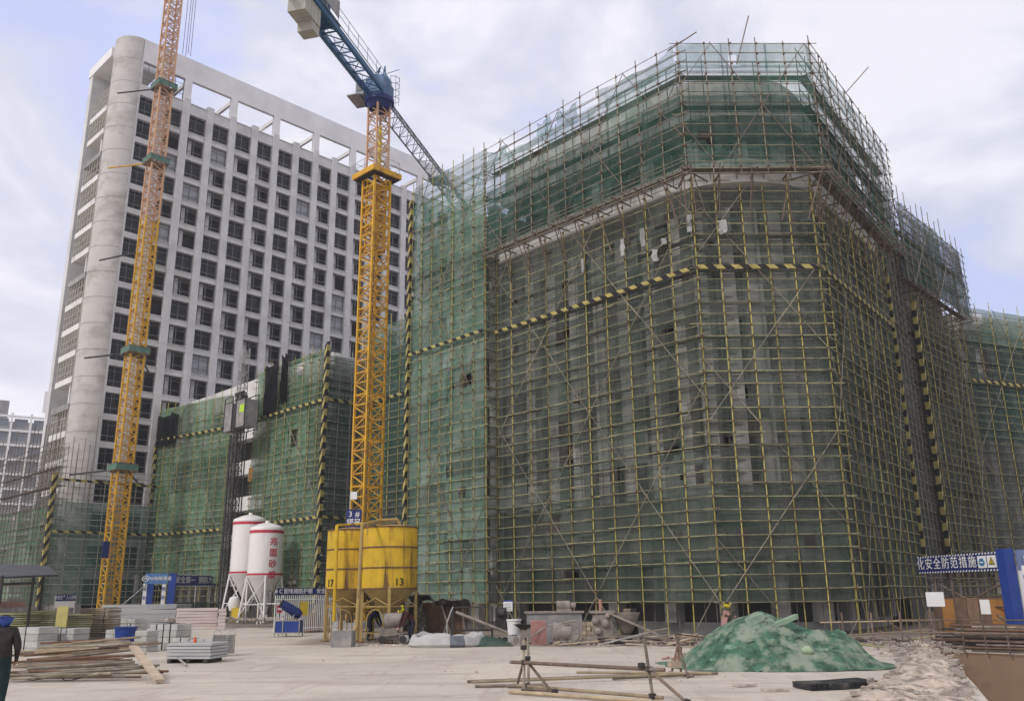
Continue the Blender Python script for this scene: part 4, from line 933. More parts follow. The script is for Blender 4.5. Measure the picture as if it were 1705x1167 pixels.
# crane number board
sp0 = dp(589, 863, 59.0); ux_ = V(.96, -.28, 0).normalized()
o = MB().box(sp0, (1.0, .05, 1.2), V(1, .05, 0)); o = cb(o, 'number_board', NAVY)
def sign_text(s, size, px_off, z_off, **k):
    return None
BASE[o.name] = V(0, 0, 0)
def wtext(s, size, origin, rx, m, parent_obj, root, root_rot, name='lettering', bold=.02, proud=.03, up=(0, 0, 1)):
    BASE['__w'] = V(0, 0, 0)
    t = text(s, size, origin, rx, up, m, parent_obj, name, proud, bold, local=True)
    t.parent = parent_obj; t.matrix_parent_inverse = (Matrix.Translation(root) @ Matrix.Rotation(root_rot, 4, 'Z')).inverted() if False else Matrix.Identity(4)
    return t
for ch_, dx, dz in (('3', -.22, .27), ('#', .24, .27), ('塔', -.22, -.27), ('吊', .24, -.27)):
    t = text(ch_, .5, sp0+V(dx, -.03, dz), (1, .05, 0), (0, 0, 1), WHITE, o, bold=.005, proud=.01)
cb(MB().box(sp0+V(-.05, 0, 1.5), (.42, .05, .5), V(1, .05, 0)), 'notice_plate', WHITE)
cb(MB().bar(sp0+V(-.3, .06, -1.0), sp0+V(-.3, .06, 1.9), .05).bar(sp0+V(-.3, .06, .4), c3p+V(0, -1, sp0.z+.4), .05), 'sign_bracket', P_GREY)

c1p = V(-36.9, 82.1, 0)
c1 = thing('tower_crane', 'left tower crane mast, yellow below and haze-tinted salmon above, green collars, tied to the white tower', 'crane', tuple(c1p), rotF)
stack_mast(c1, 1.3, .3, 39.3, 1.5, .16, .07, CR_Y); stack_mast(c1, 1.3, 39.3, 84.3, 1.5, .16, .075, CR_P)  # upper sections coloured salmon to imitate haze
MB().box((0, 0, .15), (3.6, 3.6, .3)).build('base_slab', C_GREY, c1, local=True)
for i, zc in enumerate((54.6, 45.8, 25.3, 13.9)):
    a = 1.75
    mb = MB(); s = a/2+.15
    for (x0, y0), (x1, y1) in (((-s, -s), (s, -s)), ((s, -s), (s, s)), ((s, s), (-s, s)), ((-s, s), (-s, -s))):
        mb.q([(x0, y0, zc-.28), (x1, y1, zc-.28), (x1, y1, zc+.28), (x0, y0, zc+.28)])
    mb.build('collar_net', COLLAR, c1, local=True)
    mb = MB()
    for z in (-.3, .3):
        for (x0, y0), (x1, y1) in (((-s, -s), (s, -s)), ((s, -s), (s, s)), ((s, s), (-s, s)), ((-s, s), (-s, -s))): mb.bar((x0, y0, zc+z), (x1, y1, zc+z), .06)
    mb.box((0, 0, zc-.42), (a, a, .05)); mb.build('collar_platform', P_RUST, c1, local=True)
    for sx in (-1, 1):
        p = V(sx*.7, .7, zc-.2); MB().tube(p, V(sx*3.4, 4.6 if sx > 0 else 3.6, zc-.6), .09, 6).build('tie_strut', (CR_Y if i == 1 and sx < 0 else DARKM), c1, local=True)
MB().tube((-.65, .65, 35.7), (-3.2, 3.4, 34.9), .09, 6).build('tie_strut', DARKM, c1, local=True); MB().tube((.65, .65, 35.7), (3.0, 4.0, 34.9), .09, 6).build('tie_strut', DARKM, c1, local=True)
MB().lathe((0, 0, 84.3), [(0, 0), (1, 0), (1.2, .5), (1.2, 1), (0, 1)], 20).build('slewing_ring', CR_Y, c1, local=True)
j1 = V(.45, .89, 0).normalized()
cab_jib = []
mbj = MB(); ja, jb = V(0, 0, 86), V(0, 0, 86)+V(14, 3, 0)
for s in (-.5, .5): mbj.bar(V(-7, s, 86), V(16, s, 86), .12)
mbj.bar(V(-1, 0, 87.2), V(16, 0, 87.2), .12)
for i in range(17): mbj.bar(V(-1+i, -.5, 86), V(-.5+i, 0, 87.2), .06); mbj.bar(V(-.5+i, 0, 87.2), V(i, .5, 86), .06); mbj.bar(V(-1+i, -.5, 86), V(i, .5, 86), .05)
mbj.build('jib', CR_Y, c1, local=True); MB().box((-6, 0, 85.2), (1.6, 1.2, 1.8)).build('counterweight', WEIGHT, c1, local=True)
pl = dp(302, 90, 93)
mi = (Matrix.Translation(c1p) @ Matrix.Rotation(rotF, 4, 'Z')).inverted()
for k, px in enumerate((304, 309, 313, 317)):
    q = mi @ dp(px, 90+(k % 2)*4, 92.5); MB().tube(q, (q.x, q.y, 86), .03, 5, caps=False).build('hoist_rope', DARKM, c1, local=True)
MB().box(mi @ dp(176, 915, 88.5), (.6, .05, 1.5)).build('number_board', NAVY, c1, local=True)

# ------------------------------------------------------------------ builders hoist
hp = dp(402, 690, 80.6); hp.z = 0
ho = thing('builders_hoist', 'grey builders hoist car on a tall dark lattice mast in front of the open gap', 'hoist', tuple(hp), math.atan2(dH.y, dH.x))
hm = mast_mesh('mast_section', .65, 1.5, .07, .04, DARKM); hmg = mast_mesh('mast_section', .65, 1.5, .06, .035, P_GREY)
for i in range(16): inst('mast_section', hm if i < 12 else hmg, ho, (-.2, 0, i*1.5))
ho_c = MB()
mb = MB(); mb.box((-1.25, 0, 17.6), (1.5, 1.25, 2.5)); mb.build('car', STEELG, ho, local=True)
mb = MB(); mb.box((1.0, 0, 17.7), (1.6, 1.25, 2.4)); car2 = mb.build('car', STEELG, ho, local=True)
MB().box((1.25, -.64, 18.1), (.8, .03, .7)).build('notice_plate', mat('lime_notice', (.42, .62, .05), var=.1), car2, local=True)
mb = MB()
for x in (-2.0, -.5, .2, 1.8):
    for y in (-.64, .64): mb.bar((x, y, 16.2), (x, y, 19.4), .07)
for z in (16.3, 18.95, 19.4):
    for y in (-.64, .64): mb.bar((-2.0, y, z), (1.8, y, z), .06)
mb.build('car_frame', DARKM, ho, local=True)
mb = MB(); mb.box((-.2, 0, 19.3), (1.2, .6, .5)); mb.tube((-.8, -.2, 19.7), (.5, -.2, 19.7), .2, 8); mb.build('drive_motor', DARKM, ho, local=True)
mb = MB()
for x in (-1.0, .6): mb.tube((x, .3, 0), (x, .3, 16.2), .06, 6)
mb.tube((-.9, -.4, 0), (-.9, -.4, 16), .09, 6); mb.build('guide_rail', DARKM, ho, local=True)

# ------------------------------------------------------------------ white silos
def tilt_leg(mb, a, b, w): mb.tube(a, b, w, 8)
def white_silo(c, label, R_, zbase, zb, zt, txt):
    t = thing('mortar_silo', label, 'silo', (c.x, c.y, zbase), 0, 'white mortar silos'); b = V(c.x, c.y, 0)
    MB().lathe(b, [(R_, zb), (R_, zt)], 40).build('barrel', WHITE_S, t, smooth=True)
    MB().lathe(b, [(R_, zt), (R_*.96, zt+.14), (R_*.5, zt+.42), (.18, zt+.52), (.16, zt+.68), (0, zt+.7)], 40).build('dome', WHITE_S, t, smooth=True)
    MB().lathe(b, [(R_+.02, zt-.34), (R_+.02, zt-.12)], 40).build('top_stripe', RED, t, smooth=True)
    MB().lathe(b, [(R_+.02, zb+.05), (R_+.02, zb+.2)], 40).build('bottom_stripe', RED, t, smooth=True)
    MB().lathe(b, [(.22, zb-2.0), (R_, zb)], 40).build('cone', WHITE_S, t, smooth=True)
    MB().lathe(b, [(0, zb-2.5), (.18, zb-2.5), (.22, zb-2.0)], 16).box(b+V(.1, 0, zb-2.7), (.7, .5, .5)).build('outlet', STEELG, t)
    lg = []
    for k in range(4):
        a = rad(20+90*k); p, q = b+V(math.cos(a), math.sin(a), 0)*R_*.98+V(0, 0, zb), b+V(math.cos(a), math.sin(a), 0)*R_*1.35+V(0, 0, zbase); lg.append((p, q))
        MB().tube(p, q, .085, 8).build('leg', WHITE_S, t)
    for k in range(4):
        (p, q), (p2, q2) = lg[k], lg[(k+1) % 4]; mb = MB(); mb.tube(p.lerp(q, .05), p2.lerp(q2, .85), .035, 5); mb.tube(p2.lerp(q2, .05), p.lerp(q, .85), .035, 5); mb.tube(p.lerp(q, .62), p2.lerp(q2, .62), .035, 5); mb.build('cross_brace', WHITE_S, t)
    if txt:
        for i, chh in enumerate(txt):
            a = rad(-50); nn = V(math.cos(a), math.sin(a), 0); text(chh, .66, b+nn*(R_-.015)+V(0, 0, zt-1.05-i*.86), V(-nn.y, nn.x, 0), (0, 0, 1), RED, t, bold=.015, proud=.03)
    return t
white_silo(v2(-19.95, 71.6), 'front white silo with red stripes and vertical red lettering on white legs', 1.34, .1, 3.6, 7.25, '兆固砂浆')
white_silo(v2(-22.35, 74.9), 'rear taller white silo with red stripes, partly hidden behind the lettered one', 1.38, .1, 3.85, 8.2, '')
bm_ = thing('mortar_mixer', 'small white mortar mixer with yellow motor box under the white silos', 'mixer', (-22.3, 71.9, 0))
MB().lathe(V(-22.3, 71.9, 0), [(0, .9), (.35, 1.0), (.5, 1.5), (.35, 2.0), (0, 2.1)], 16).build('drum', WHITE_S, bm_, smooth=True)
MB().box(V(-21.9, 71.5, .7), (.7, .6, 1.0)).build('motor_box', YEL, bm_)
mb = MB()
for x in (-22.7, -21.6):
    for y in (71.2, 72.4): mb.bar(V(x, y, 0), V(x, y, 1.4), .07)
mb.build('stand', STEELG, bm_)
hpx = thing('hopper_stand', 'pale steel hopper on a square frame to the right below the front white silo', 'hopper', (-19.3, 70.6, 0))
mb = MB()
for x in (-19.9, -18.3):
    for y in (70.2, 71.2): mb.bar(V(x, y, 0), V(x, y, 1.5), .08)
for z in (.4, 1.5): mb.bar(V(-19.9, 70.2, z), V(-18.3, 70.2, z), .07); mb.bar(V(-19.9, 71.2, z), V(-18.3, 71.2, z), .07)
mb.build('frame', WHITE_S, hpx); MB().box(V(-19.4, 70.8, 1.9), (.8, .7, 1.0)).build('hopper', STEELG, hpx)

# ------------------------------------------------------------------ yellow silos
def yellow_silo(c, label, R_, zb, zt, num, ang, seed):
    t = thing('cement_silo', label, 'silo', (c.x, c.y, 0), 0, 'yellow cement silos'); b = V(c.x, c.y, 0); h = (zt-zb)/3
    for k in range(3): MB().lathe(b, [(R_, zb+k*h+.02), (R_, zb+(k+1)*h-.02)], 44).build('barrel_ring', SILO_Y, t, smooth=True)
    for k in range(4): MB().lathe(b, [(R_-.02, zb+k*h-.035), (R_+.03, zb+k*h-.03), (R_+.03, zb+k*h+.03), (R_-.02, zb+k*h+.035)], 44).build('seam_band', RUST, t, smooth=True)
    MB().lathe(b, [(R_, zt), (R_*.5, zt+.12), (0, zt+.18)], 40).build('lid', SILO_D, t, smooth=True)
    MB().lathe(b, [(.16, zb-1.15), (R_-.02, zb-.03)], 44).build('cone', SILO_D, t, smooth=True)
    MB().lathe(b, [(0, zb-1.5), (.2, zb-1.5), (.16, zb-1.15)], 16).build('outlet', RUST, t)
    rr = random.Random(seed); legs = []
    for k in range(4):
        a = rad(ang+90*k); p = b+V(math.cos(a), math.sin(a), 0)*(R_-.03); legs.append(p)
        MB().box(p+V(0, 0, (zb+.1)/2), (.13, .13, zb+.1), V(math.cos(a), math.sin(a), 0)).build('leg', SILO_D, t)
        MB().box(p+V(0, 0, .02), (.32, .32, .04)).build('foot_plate', RUST, t)
    for k in range(4):
        p, q = legs[k], legs[(k+1) % 4]; mb = MB()
        mb.tube(p+V(0, 0, zb-.05), q+V(0, 0, zb-.75), .03, 6); mb.tube(q+V(0, 0, zb-.05), p+V(0, 0, zb-.75), .03, 6); mb.tube(p+V(0, 0, zb-.78), q+V(0, 0, zb-.78), .035, 6); mb.build('cross_brace', SILO_D, t)
        m_ = (p+q)/2; dd = (q-p).normalized(); w_ = (q-p).length*.30; mb = MB(); prev = None
        pts_ = [m_-dd*w_*1.15]+[m_+dd*w_*math.cos(math.pi-math.pi*j/8)+V(0, 0, .95+.45*math.sin(math.pi*j/8)) for j in range(9)]+[m_+dd*w_*1.15]
        mb.path(pts_, .028, 6); mb.tube(m_-dd*w_*1.08+V(0, 0, .4), m_+dd*w_*1.08+V(0, 0, .4), .02, 5); mb.build('ladder_arch', SILO_D, t)
    a = rad(-90+28 if num == '13' else -90-42); nn = V(math.cos(a), math.sin(a), 0)
    text(num, .46, b+nn*(R_-.03)+V(0, 0, zb+.26), V(-nn.y, nn.x, 0), (0, 0, 1), BLACK, t, proud=.045, bold=.01)
    return t
ys1 = v2(-5.72, 41.1); ys2 = v2(-7.75, 42.6)
t = yellow_silo(ys1, 'right yellow silo numbered 13 with brown seams and rust streaks', 1.24, 2.3, 5.0, '13', -82, 1)
t2 = yellow_silo(ys2, 'left yellow silo numbered 17 partly behind silo 13, with a fill pipe on its left', 1.18, 2.3, 5.0, '17', -60, 2)
pA = dp(556, 1036, 41.8); pB = dp(562, 876, 41.8)
mb = MB(); mb.path([V(pA.x, pA.y, .9), V(pB.x-.02, pB.y, 5.15)], .085, 8); mb.path([V(pB.x, pB.y, 5.15), V(-7.9, 42.0, 5.25), V(-7.2, 42.1, 5.3)], .06, 8); mb.build('fill_pipe', SILO_Y, t2)
pA = dp(594, 1040, 39.3); pB = dp(603, 876, 39.4)
mb = MB(); mb.path([dp(580, 1068, 38.6)+V(0, 0, .1), V(pA.x, pA.y, .75), V(pB.x, pB.y, 5.0), V(-6.1, 40.6, 5.32), V(-5.4, 41.0, 5.38), V(-5.3, 41.05, 5.15)], .075, 8); mb.build('fill_pipe', SILO_D, t)

# ------------------------------------------------------------------ people
def person(label, loc, rz, J, cols, helmet=None, rads=None, scale=1.0, hx=(0, 0, 0), group=None, bulk=1.0):
    """J: joints in metres, x right, y forward(-y faces viewer when rz=0), z up"""
    t = thing('person', label, 'person', tuple(loc), rz, group)
    names = list(J); vs_ = [Vector(J[n]) for n in names]; ix = {n: i for i, n in enumerate(names)}
    E_ = [('hip', 'waist'), ('waist', 'chest'), ('chest', 'neck'), ('neck', 'head'), ('chest', 'shL'), ('shL', 'elL'), ('elL', 'haL'), ('chest', 'shR'), ('shR', 'elR'), ('elR', 'haR'),
          ('hip', 'hiL'), ('hiL', 'knL'), ('knL', 'anL'), ('anL', 'toL'), ('hip', 'hiR'), ('hiR', 'knR'), ('knR', 'anR'), ('anR', 'toR')]
    RR = dict(hip=.15, waist=.15, chest=.165, neck=.062, head=.098, sh=.085, el=.055, ha=.038, hi=.105, kn=.072, an=.05, to=.042)
    for k_ in ('hip', 'waist', 'chest', 'sh', 'el', 'hi', 'kn'): RR[k_] *= bulk
    # hands: palm + five fingers rooted at the wrist
    for s in 'LR':
        h = Vector(J['ha'+s]); e = Vector(J['el'+s]); d = (h-e).normalized(); sd = d.orthogonal().normalized(); pal = h+d*.07
        names.append('pm'+s); vs_.append(pal); ix['pm'+s] = len(vs_)-1; E_.append(('ha'+s, 'pm'+s))
        for k in range(5):
            off = sd*(.03*(k-1.5)/1.5 if k < 4 else -.045); ln = (.07, .082, .078, .062, .045)[k]
            nm = 'f%d%s' % (k, s); base = pal+off*.9+(d*.01 if k < 4 else -d*.03)
            names.append(nm); vs_.append(base+d*ln*.5+sd.cross(d)*.01); ix[nm] = len(vs_)-1; E_.append(('pm'+s, nm))
            names.append(nm+'t'); vs_.append(base+d*ln*.85+sd.cross(d)*.035); ix[nm+'t'] = len(vs_)-1; E_.append((nm, nm+'t'))
    me = bpy.data.meshes.new('body'); me.from_pydata([tuple(v*scale) for v in vs_], [(ix[a], ix[b]) for a, b in E_], [])
    o = bpy.data.objects.new('body', me); COL.objects.link(o)
    sk = o.modifiers.new('s', 'SKIN'); o.modifiers.new('u', 'SUBSURF').levels = 2; o.modifiers['u'].render_levels = 2
    for n, i in ix.items():
        r_ = RR.get(n, None)
        if r_ is None: r_ = RR.get(n[:2], .012)
        if n.startswith('f') : r_ = .011
        if n.startswith('pm'): r_ = .03
        r_ *= scale; me.skin_vertices[0].data[i].radius = (r_, r_); me.skin_vertices[0].data[i].use_root = (n == 'hip')
    dg = bpy.context.evaluated_depsgraph_get(); m2 = bpy.data.meshes.new_from_object(o.evaluated_get(dg)); bpy.data.objects.remove(o)
    m2.materials.clear()
    for c in cols: m2.materials.append(c)   # skin, top, trousers, boots
    segs = {('neck', 'head'): 0, ('hip', 'waist'): 1, ('waist', 'chest'): 1, ('chest', 'neck'): 1}
    for p in m2.polygons:
        c = p.center/scale; best, bi = 9, 0
        for a, b in E_:
            A, B = vs_[ix[a]], vs_[ix[b]]; u = max(0, min(1, (c-A).dot(B-A)/max(1e-6, (B-A).length_squared))); dd = (c-A.lerp(B, u)).length-RR.get(a, RR.get(a[:2], .02))*.8
            if dd < best:
                best = dd
                if (a, b) in segs: bi = segs[(a, b)]
                elif a[:2] in ('ha', 'pm') or a[0] == 'f': bi = 0
                elif a in ('chest',) or a[:2] in ('sh', 'el'): bi = 1
                elif a[:2] == 'an': bi = 3
                else: bi = 2
                if (a, b) == ('neck', 'head') and u < .25: bi = 1 if u < .05 else 0
                if a == 'hip' and b[:2] == 'hi' and c.z > J['hip'][2]+.02: bi = 1
        p.material_index = bi; p.use_smooth = True
    b = bpy.data.objects.new('body', m2); COL.objects.link(b); b.parent = t
    hd = Vector(J['head'])*scale; up = (Vector(J['head'])-Vector(J['neck'])).normalized(); hc = hd+up*.02*scale
    # face: nose, ears, eyes, mouth
    fwd = Vector(J.get('look', (0, -1, 0))) if False else Vector(hx) if Vector(hx).length else V(0, -1, 0)
    fwd = (fwd-up*fwd.dot(up)).normalized(); sdv = fwd.cross(up)
    MB().sphere(hc+fwd*.098*scale-up*.01, .018*scale, 8, 5, (1, 1, 1.4)).build('nose', SKIN, b, local=True)
    for s in (-1, 1):
        MB().sphere(hc+sdv*s*.095*scale-up*.01, .03*scale, 8, 5, (.5, .8, 1.1)).build('ear', SKIN, b, local=True)
        MB().sphere(hc+sdv*s*.033*scale+fwd*.088*scale+up*.015, .011*scale, 8, 5).build('eye', BLACK, b, local=True)
    MB().box(hc+fwd*.09*scale-up*.055, (.045*scale, .012, .01), sdv).build('mouth', CLOTH_R, b, local=True)
    mbh = MB(); mbh.sphere((0, 0, 0), .104*scale, 14, 7, (1, 1.05, .95), half=True); hm_ = mbh.build('hair', BLACK, b, local=True, smooth=True)
    rot = Matrix((sdv, -fwd, up)).transposed().to_4x4(); hm_.matrix_local = Matrix.Translation(hc-fwd*.012) @ rot
    if helmet:
        mbh = MB(); mbh.lathe((0, 0, 0), [(.165, -.01), (.150, .0), (.138, .02), (.132, .07), (.10, .13), (.05, .155), (0, .16)], 20)
        mbh.box((0, -.15, .0), (.16, .08, .012)); mbh.box((0, 0, .152), (.03, .2, .02)); hh = mbh.build('helmet', helmet, t, local=True, smooth=True)
        hh.matrix_local = Matrix.Translation(hc+up*.03) @ rot
        hh.scale = (scale, scale, scale)
    return t
stand = dict(hip=(0, 0, .95), waist=(0, .0, 1.12), chest=(0, .0, 1.34), neck=(0, -.01, 1.5), head=(0, -.03, 1.62), shL=(-.19, 0, 1.42), elL=(-.29, .05, 1.15), haL=(-.27, -.08, .93), shR=(.19, 0, 1.42), elR=(.30, .04, 1.15), haR=(.24, -.16, .98),
             hiL=(-.1, 0, .90), knL=(-.12, -.02, .5), anL=(-.13, .03, .09), toL=(-.15, -.13, .04), hiR=(.1, 0, .90), knR=(.13, -.02, .5), anR=(.14, .03, .09), toR=(.17, -.13, .04))
fp = gp(-13, 1186)
person('man in blue helmet and dark jacket walking out of the left edge', fp, rad(200), stand, (SKIN, CLOTH_B, CLOTH_T, BOOT), HELM_B, scale=1.0, bulk=1.28)
bend = dict(hip=(0, .18, .92), waist=(0, .04, 1.06), chest=(0, -.16, 1.24), neck=(0, -.28, 1.34), head=(0, -.38, 1.40), shL=(-.18, -.18, 1.25), elL=(-.22, -.34, .86), haL=(-.12, -.46, .66), shR=(.18, -.18, 1.25), elR=(.22, -.34, .86), haR=(.12, -.48, .68),
            hiL=(-.1, .16, .88), knL=(-.12, .02, .5), anL=(-.13, .14, .09), toL=(-.15, -.03, .04), hiR=(.1, .16, .88), knR=(.14, .06, .5), anR=(.16, .26, .09), toR=(.19, .09, .04))
p = gp(618, 1067); person('worker in yellow helmet and dark clothes bending between the silo legs', V(p.x, p.y, 0), rad(78), bend, (SKIN, CLOTH_N, CLOTH_N, BOOT), HELM_Y, scale=1.0, hx=(0, -.6, -.8))
p = gp(681, 1071); person('worker in yellow helmet and maroon top leaning over the mixer under silo 13', V(p.x, p.y, 0), rad(-65), bend, (SKIN, CLOTH_R, CLOTH_N, BOOT), HELM_Y, scale=1.0, hx=(0, -.6, -.8))
carry = dict(stand); carry.update(elR=(.30, -.06, 1.22), haR=(.16, -.30, 1.18), elL=(-.28, -.08, 1.2), haL=(-.2, -.32, 1.25))
wk = dp(1214, 1062, 36.0); wk.z = -.1
person('camouflage-clad worker in yellow helmet behind the green mound', (wk.x, wk.y, -.12), rad(20), carry, (SKIN, CAMO, CAMO, BOOT), HELM_Y, scale=1.0)
a = dp(1198, 1050, 35.7); b_ = dp(1209, 1016, 35.7)
o = MB().bar((a.x, a.y, .05), (b_.x, b_.y, b_.z), .2, .03).build('board', PINKB, base=(a.x, a.y, 0)); tag(o, 'narrow pink board held upright beside the camouflage-clad worker', 'board')

# ------------------------------------------------------------------ left storage yard
def stack(name, label, cat, px0, px1, yt, yb, m, layers, depth=1.2, gap=.25, piece='panel', jit=.03, seed=1, group=None, cols=1, skew=0.0, d=None, strap=None):
    rr = random.Random(seed)
    if d is None: a, b = gp(px0, yb), gp(px1, yb)
    else: a, b = dp(px0, yb, d), dp(px1, yb, d); a.z = b.z = 0
    dist = math.hypot(a.x, a.y); top = dp((px0+px1)/2, yt, ((a+b)/2).xy.length).z; u = (b-a).normalized(); W = (b-a).length; n_ = V(-u.y, u.x, 0)
    if n_.y < 0: n_ = -n_
    t = thing(name, label, cat, (a.x, a.y, 0), math.atan2(u.y, u.x)+skew, group)
    h = top/layers; me = None
    for k in range(layers):
        for c in range(cols):
            w_ = W/cols
            if me is None:
                o = MB().box((0, 0, 0), (w_-.02, depth, h*(1-gap))).build(piece, m, t, local=True); me = o.data
                bm = bmesh.new(); bm.from_mesh(me); bmesh.ops.bevel(bm, geom=bm.edges[:], offset=min(.015, h*.12), segments=1, affect='EDGES'); bm.to_mesh(me); bm.free()
            else: o = inst(piece, me, t)
            o.location = (w_*(c+.5)+rr.uniform(-jit, jit), depth/2+rr.uniform(-jit, jit), h*(k+.5)); o.rotation_euler = (0, 0, rr.uniform(-.02, .02)*(jit > 0))
    if strap:
        for s in strap: MB().box((W*s, -.004, top/2), (.03, .02, top+.02)).box((W*s, depth/2, top+.006), (.03, depth+.02, .012)).build('strap', BLACK, t, local=True)
    return t
stack('panel_stack', 'long pale grey stack of thin aluminium panels behind the yard stacks', 'panel stack', 166, 291, 1006, 1046, ALU, 22, 1.6, .3, jit=.012, seed=1)
stack('foam_stack', 'low stack of pale pink foam sheets right of the aluminium panels', 'foam stack', 292, 362, 1012, 1036, PINKW, 7, .8, .06, 'sheet', seed=2, d=63)
stack('foam_stack', 'short pale end stack of foam just left of the white silo legs', 'foam stack', 363, 376, 1013, 1035, PINKW, 6, .8, .06, 'sheet', seed=3, d=62)
stack('panel_stack', 'widest stack of tan and olive panels in the yard, right of the wrapped blocks', 'panel stack', 124, 176, 1012, 1072, PANEL_B, 20, .9, .28, seed=4, strap=(.85,))
stack('panel_stack', 'olive panel stack with a broken yellow sheet on top, left of the widest stack', 'panel stack', 82, 126, 1022, 1076, PANEL_Y, 15, .9, .28, seed=5)
stack('panel_stack', 'dark olive panel stack directly right of the man at the left edge', 'panel stack', 36, 76, 1016, 1078, PANEL_Y, 17, .9, .3, seed=6, strap=(.1,))
stack('panel_stack', 'leftmost yellowish panel stack behind the man in the blue helmet', 'panel stack', -14, 38, 1020, 1080, PANEL_Y, 16, 1.5, .3, seed=7, jit=.06)
p = dp(104, 1020, 41); tag(MB().box((p.x, p.y, p.z-.15), (.42, .08, .8), (1, .1, 0)).build('yellow_panel', mat('faded_yellow_panel', (.45, .40, .14), var=.2), base=(p.x, p.y, p.z-.6)), 'single bright yellow panel standing upright among the olive stacks', 'panel')
stack('block_pallet', 'wrapped white block pallet beside the man in the blue helmet', 'block pallet', 16, 60, 1044, 1090, BLOCK, 4, 1.1, .03, 'block', cols=2, seed=8, strap=(.5,), jit=.008)
stack('block_pallet', 'small white block pallet in front of the widest tan stack', 'block pallet', 80, 119, 1046, 1086, BLOCK, 4, 1.0, .03, 'block', cols=3, seed=9, strap=(.45,), jit=.01)
stack('block_pallet', 'uneven white block pallet with a raised top left of the blue tub', 'block pallet', 172, 200, 1048, 1078, BLOCK, 4, 1.0, .04, 'block', cols=2, seed=10, jit=.05)
stack('block_pallet', 'white block pallet behind the blue tub, topped by a grey wrapped bundle', 'block pallet', 184, 222, 1030, 1068, BLOCK, 5, 1.0, .04, 'block', cols=3, seed=11, jit=.02, strap=(.3, .8))
stack('block_pallet', 'tall dark-strapped block pallet right of the blue tub', 'block pallet', 246, 292, 1039, 1082, BLOCK, 4, 1.1, .03, 'block', cols=4, seed=12, jit=.006, strap=(.25, .5, .75))
stack('block_pallet', 'narrow white block pile just right of the blue tub', 'block pallet', 222, 243, 1050, 1086, BLOCK, 4, .8, .04, 'block', cols=1, seed=13, jit=.03)
stack('block_pallet', 'low block row behind the flat white boards', 'block pallet', 286, 312, 1062, 1084, BLOCK, 3, .8, .04, 'block', cols=2, seed=14, jit=.02, strap=(.5,))
stack('block_pallet', 'low pale block row beside the orange cone', 'block pallet', 313, 352, 1064, 1090, BLOCK, 3, 1.0, .03, 'block', cols=3, seed=15, jit=.01)
st = stack('board_pallet', 'flat stack of long white boards on a dark pallet, nearest in the yard', 'board pallet', 275, 350, 1077, 1104, ALU, 5, 1.2, .15, 'board', seed=16, jit=.02)
for o in [c for c in st.children]: o.location.z += .12
for x in (.12, .75, 1.35): MB().box((x, .5, .06), (.12, 1.0, .12)).build('pallet_runner', DARKM, st, local=True)
p = gp(206, 1082); p = V(p.x, p.y, 0)
tb = thing('tub', 'round blue plastic tub among the white block pallets', 'tub', (p.x, p.y, .3))
tb.location.z = 0; MB().lathe((0, 0, 0), [(0, .3), (.36, .3), (.42, .85), (.46, .86), (.46, .9), (.41, .9), (.36, .4), (0, .4)], 28).build('bucket', BLUEP, tb, smooth=True, local=True); MB().box((0, 0, .15), (.7, .7, .28)).build('stand_block', BLOCK, tb, local=True)
p = dp(324, 1075, 31.5); zc = dp(324, 1078, 31.5).z
co = thing('traffic_cone', 'small orange cone standing on the flat white boards', 'cone', (p.x, p.y, zc)); MB().lathe((0, 0, 0), [(.13, 0), (.13, .02), (.085, .03), (.02, .34), (0, .35)], 18).build('cone_body', ORANGER, co, smooth=True, local=True); MB().box((0, 0, .012), (.3, .3, .024)).build('cone_foot', ORANGER, co, local=True)
# wire basket
a, b = gp(352, 1093), gp(388, 1092); u = (b-a).normalized(); L_ = (b-a).length
bs = thing('mesh_basket', 'galvanised mesh basket with hoop handles at the right end of the yard stacks', 'basket', tuple(a), math.atan2(u.y, u.x))
mb = MB()
for (x0, y0), (x1, y1) in (((0, 0), (L_, 0)), ((L_, 0), (L_, .7)), ((L_, .7), (0, .7)), ((0, .7), (0, 0))):
    n = 12
    for i in range(n+1): x, y = x0+(x1-x0)*i/n, y0+(y1-y0)*i/n; mb.bar((x, y, .1), (x, y, .72), .012)
    for k in range(9): z = .1+.62*k/8; mb.bar((x0, y0, z), (x1, y1, z), .012)
mb.build('mesh_side', P_GREY, bs, local=True, kind='stuff')
MB().box((L_/2, .02, .41), (L_-.04, .01, .6)).build('liner', STEELG, bs, local=True)
for x in (.15, L_-.08):
    pts_ = [V(x+.12*math.cos(math.pi-math.pi*i/6)+0, 0, .78+.12*math.sin(math.pi*i/6)) for i in range(7)]; MB().path([V(x-.26, -.12, 0)]+pts_, .016, 5).build('hoop_handle', P_GREY, bs, local=True)
# pipe pile
rr = random.Random(21); GP_ = 'rusty pipes heaped at the left of the yard'
for k in range(84):
    q = rr.random(); y = 1134-64*q
    c = gp(rr.uniform(70, 150)+(1134-y)*.75, y+3); hill = max(0, 1-abs(y-1100)/42)*.62*rr.random()
    L_ = rr.uniform(1.6, 4.4)*(1-.25*q); ang = rad(rr.uniform(-3, 5)+(1134-y)*.16*rr.uniform(.4, 1.5)); d = V(math.cos(ang), math.sin(ang)*1.4, rr.uniform(-.04, .05)+.09*(1-abs(q-.5)*2)*rr.random()).normalized()
    c.z = .05+hill+abs(d.z)*L_/2
    m = rr.choice((P_RUST, P_RUST, P_BAM, P_BAM, P_BR, RUST)); rd = rr.choice((.026, .03, .036)); o = MB().tube(-d*L_/2, d*L_/2, rd, 8).build('steel_pipe', m, base=(0, 0, 0)); o.location = c
    tag(o, 'weathered scaffold pipe lying in the low heap beside the man in the blue helmet', 'pipe', GP_)
